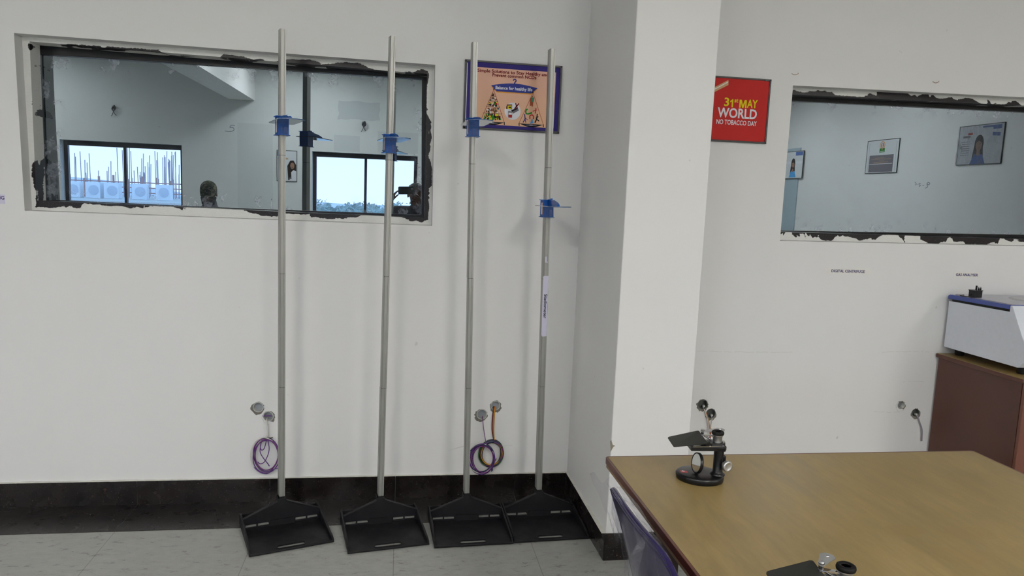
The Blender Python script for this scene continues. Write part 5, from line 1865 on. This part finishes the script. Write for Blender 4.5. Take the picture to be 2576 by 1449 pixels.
# loose wires left in the window wall for lamps
for (x, z, lab) in ((-4.283, 2.511, 'black wire ends hanging from a hole in the far wall, left of the mirror reflection'), (-0.592, 2.474, 'black wire ends hanging from the far wall, seen between the two left poles')):
    t = thing('wall_wires', lab, 'wires', (x, LB, z), group='wire ends left in the far wall')
    MB().plate(circle(0, 0, 0.030, 14, 0.15, 3), [], 0.0, 0.004, 'xz').build('hole_edge', M_plast_edge, t)
    MB().tube(smooth_path([(0, 0.004, 0.012), (0.02, 0.05, 0.02), (0.03, 0.05, -0.03), (0.0, 0.04, -0.05), (-0.02, 0.03, -0.02), (0.0, 0.02, 0.0)], 6), 0.010, 8).build('wire_knot', W_black, t)
    MB().tube(smooth_path([(0.0, 0.03, -0.04), (-0.01, 0.03, -0.09), (-0.035, 0.02, -0.135)], 6), 0.0045, 6).build('wire_tail', W_black, t)
    MB().tube(smooth_path([(0.0, 0.03, -0.04), (0.012, 0.03, -0.09), (0.035, 0.02, -0.12)], 6), 0.0045, 6).build('wire_tail', W_black, t)

# pen marks on the far walls
M_pen = plain('marker_ink', (0.13, 0.15, 0.22), 0.7)
t = thing('pen_mark', 'handwritten figure five with a long stroke on the far wall', 'writing', (-2.60, LB, 2.28))
MB().tube(smooth_path([(0.055, 0.001, 0.050), (0.005, 0.001, 0.055), (-0.020, 0.001, 0.022), (0.030, 0.001, 0.020), (0.038, 0.001, -0.018), (-0.010, 0.001, -0.038), (-0.095, 0.001, -0.036)], 6), 0.0035, 6).build('stroke', M_pen, t)
t = thing('pen_mark', 'short handwritten scribble on the side wall below the emblem notice', 'writing', (XR - 0.001, -4.78, 1.775), (0, 0, R(-90)))
for pts in ([(0.105, 0, 0.035), (0.075, 0, 0.012), (0.095, 0, -0.002)], [(0.055, 0, 0.006), (0.05, 0, 0.002)], [(-0.005, 0, 0.022), (0.025, 0, 0.020), (0.022, 0, 0.002), (-0.002, 0, -0.004), (0.02, 0, -0.022)],
            [(-0.04, 0, -0.005), (-0.065, 0, -0.003)], [(-0.115, 0, 0.012), (-0.13, 0, 0.028), (-0.165, 0, 0.022), (-0.150, 0, 0.0), (-0.118, 0, 0.010), (-0.130, 0, -0.025), (-0.095, 0, -0.042)]):
    MB().tube(smooth_path([(-a, b, c) for a, b, c in [(-p[0], p[1], p[2]) for p in pts]], 5), 0.0028, 6).build('stroke', M_pen, t)

# ================================================================ outside, beyond the far windows
M_conc = plain('pale_concrete', (0.45, 0.43, 0.40), 0.9, var=0.15, scale=4)  # plain pale grey concrete
M_brickred = plain('rusty_red', (0.42, 0.25, 0.22), 0.8, var=0.25)
M_unit = plain('white_unit_metal', (0.70, 0.72, 0.74), 0.5)
M_leaf = plain('hazy_green_leaves', (0.34, 0.40, 0.36), 0.9, var=0.5, scale=3)  # distance haze is mixed into the leaf colour
M_hill = plain('hazy_hill', (0.55, 0.55, 0.60), 0.9, var=0.2, scale=0.05)  # pale because the haze is part of the colour
M_ground = plain('dusty_ground', (0.60, 0.58, 0.56), 0.95, var=0.2, scale=0.3)
struct(MB().box(-120, 120, -220, LB - 0.3, -4.2, -4.0).build('ground', M_ground))
struct(MB().box(-18, -4.5, -31, -21, -4.0, 0.74).build('terrace_block', M_conc))
b = MB()
n = 60
for i in range(n + 1):
    x = -120 + 190 * i / n
    hgt = -3.0 + 4.6 * math.exp(-((x + 85) / 34) ** 2) + 0.5 * mnoise.noise(Vector((x * 0.05, 0, 0)))
    b.v += [(x, -190, -4), (x, -186, hgt), (x, -176, hgt * 0.75), (x, -160, -4)]
    b.sm += []
for i in range(n):
    for j in range(3):
        b.f.append((i * 4 + j, (i + 1) * 4 + j, (i + 1) * 4 + j + 1, i * 4 + j + 1))
        b.sm.append(True)
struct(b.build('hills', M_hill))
rn = random.Random(17)
b = MB()
for q in range(700):
    cx_, cy_ = rn.uniform(-26, 12), rn.uniform(-72, -58)
    cz_ = rn.uniform(-1.7, -0.35) + 0.35 * mnoise.noise(Vector((cx_ * 0.6, cy_ * 0.6, 0)))
    cr_ = rn.uniform(0.35, 0.8)
    for w_ in range(26):
        v = Vector((rn.gauss(0, 1), rn.gauss(0, 1), rn.gauss(0, 0.8))).normalized() * cr_ * rn.uniform(0.6, 1.0)
        c_ = Vector((cx_, cy_, cz_)) + v
        a_, d_ = Vector((rn.uniform(-1, 1), rn.uniform(-.5, .5), rn.uniform(-1, 1))) * 0.16, Vector((rn.uniform(-1, 1), rn.uniform(-.5, .5), rn.uniform(-1, 1))) * 0.16
        b.add([tuple(c_ - a_), tuple(c_ - d_), tuple(c_ + a_), tuple(c_ + d_)], [(0, 1, 2, 3)])
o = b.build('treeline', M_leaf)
o['kind'] = 'stuff'
tag(o, 'low band of hazy treetops beyond the right-hand far window', 'trees')
for q, x in enumerate((-11.2, -10.55, -9.95, -9.05, -8.25)):
    t = thing('outdoor_unit', 'white box-shaped air conditioner unit standing on the roof terrace seen through the far window', 'air conditioner', (x, -24.0, 0.745), (0, 0, R(rn.uniform(-6, 6))), 'air conditioner units on the terrace')
    MB().box(-0.24, 0.24, -0.15, 0.15, 0.0, 0.55).build('casing', M_unit, t)
    MB().plate(circle(0.03, 0.28, 0.17, 24), [], 0.150, 0.165, 'xz').build('fan_grille', plain('grey_grille', (0.50, 0.53, 0.58), 0.6), t)
for q in range(9):
    x = -12.0 + 0.5 * q
    t = MB().box(-0.03, 0.03, -0.03, 0.03, 0.0, rn.uniform(0.65, 0.85)).build('parapet_post', M_brickred)
    t.location = (x, -25.6, 0.74)
    tag(t, 'rust-red post of the low parapet on the roof terrace outside', 'post', 'parapet posts on the terrace')
for q in range(3):
    t = MB().box(-12.1, -7.4, -0.015, 0.015, -0.02, 0.02).build('parapet_rail', M_brickred)
    t.location = (0, -25.6, 0.95 + 0.19 * q)
    tag(t, 'long rust-red rail of the parapet on the roof terrace outside', 'rail', 'parapet rails on the terrace')
reb = MB().cyl((0, 0, 0), (0, 0, 1.0), 0.015, seg=6).build('steel_bar', plain('rusty_rebar', (0.34, 0.29, 0.33), 0.7))
first = True
spots = []
while len(spots) < 84:
    cl = rn.choice((-12.0, -11.6, -11.1, -10.6, -10.1, -9.8, -9.2, -8.8, -8.4, -8.0, -7.6))
    c_ = (cl + rn.uniform(-0.22, 0.22), rn.uniform(-30.5, -26.2))
    if all((c_[0] - a) ** 2 + (c_[1] - b) ** 2 > 0.03 for a, b in spots):
        spots.append(c_)
for sx_, sy_ in spots:
    o = reb if first else reb.copy()
    if not first:
        COL.objects.link(o)
    first = False
    o.location = (sx_, sy_, 0.74)
    o.scale = (1, 1, rn.uniform(0.7, 2.0))
    o.rotation_euler = (R(rn.uniform(-1, 1)), R(rn.uniform(-2, 2)), 0)
    tag(o, 'thin steel bar sticking up from the unfinished roof outside the far window', 'steel bar', 'steel bars rising from the unfinished roof')
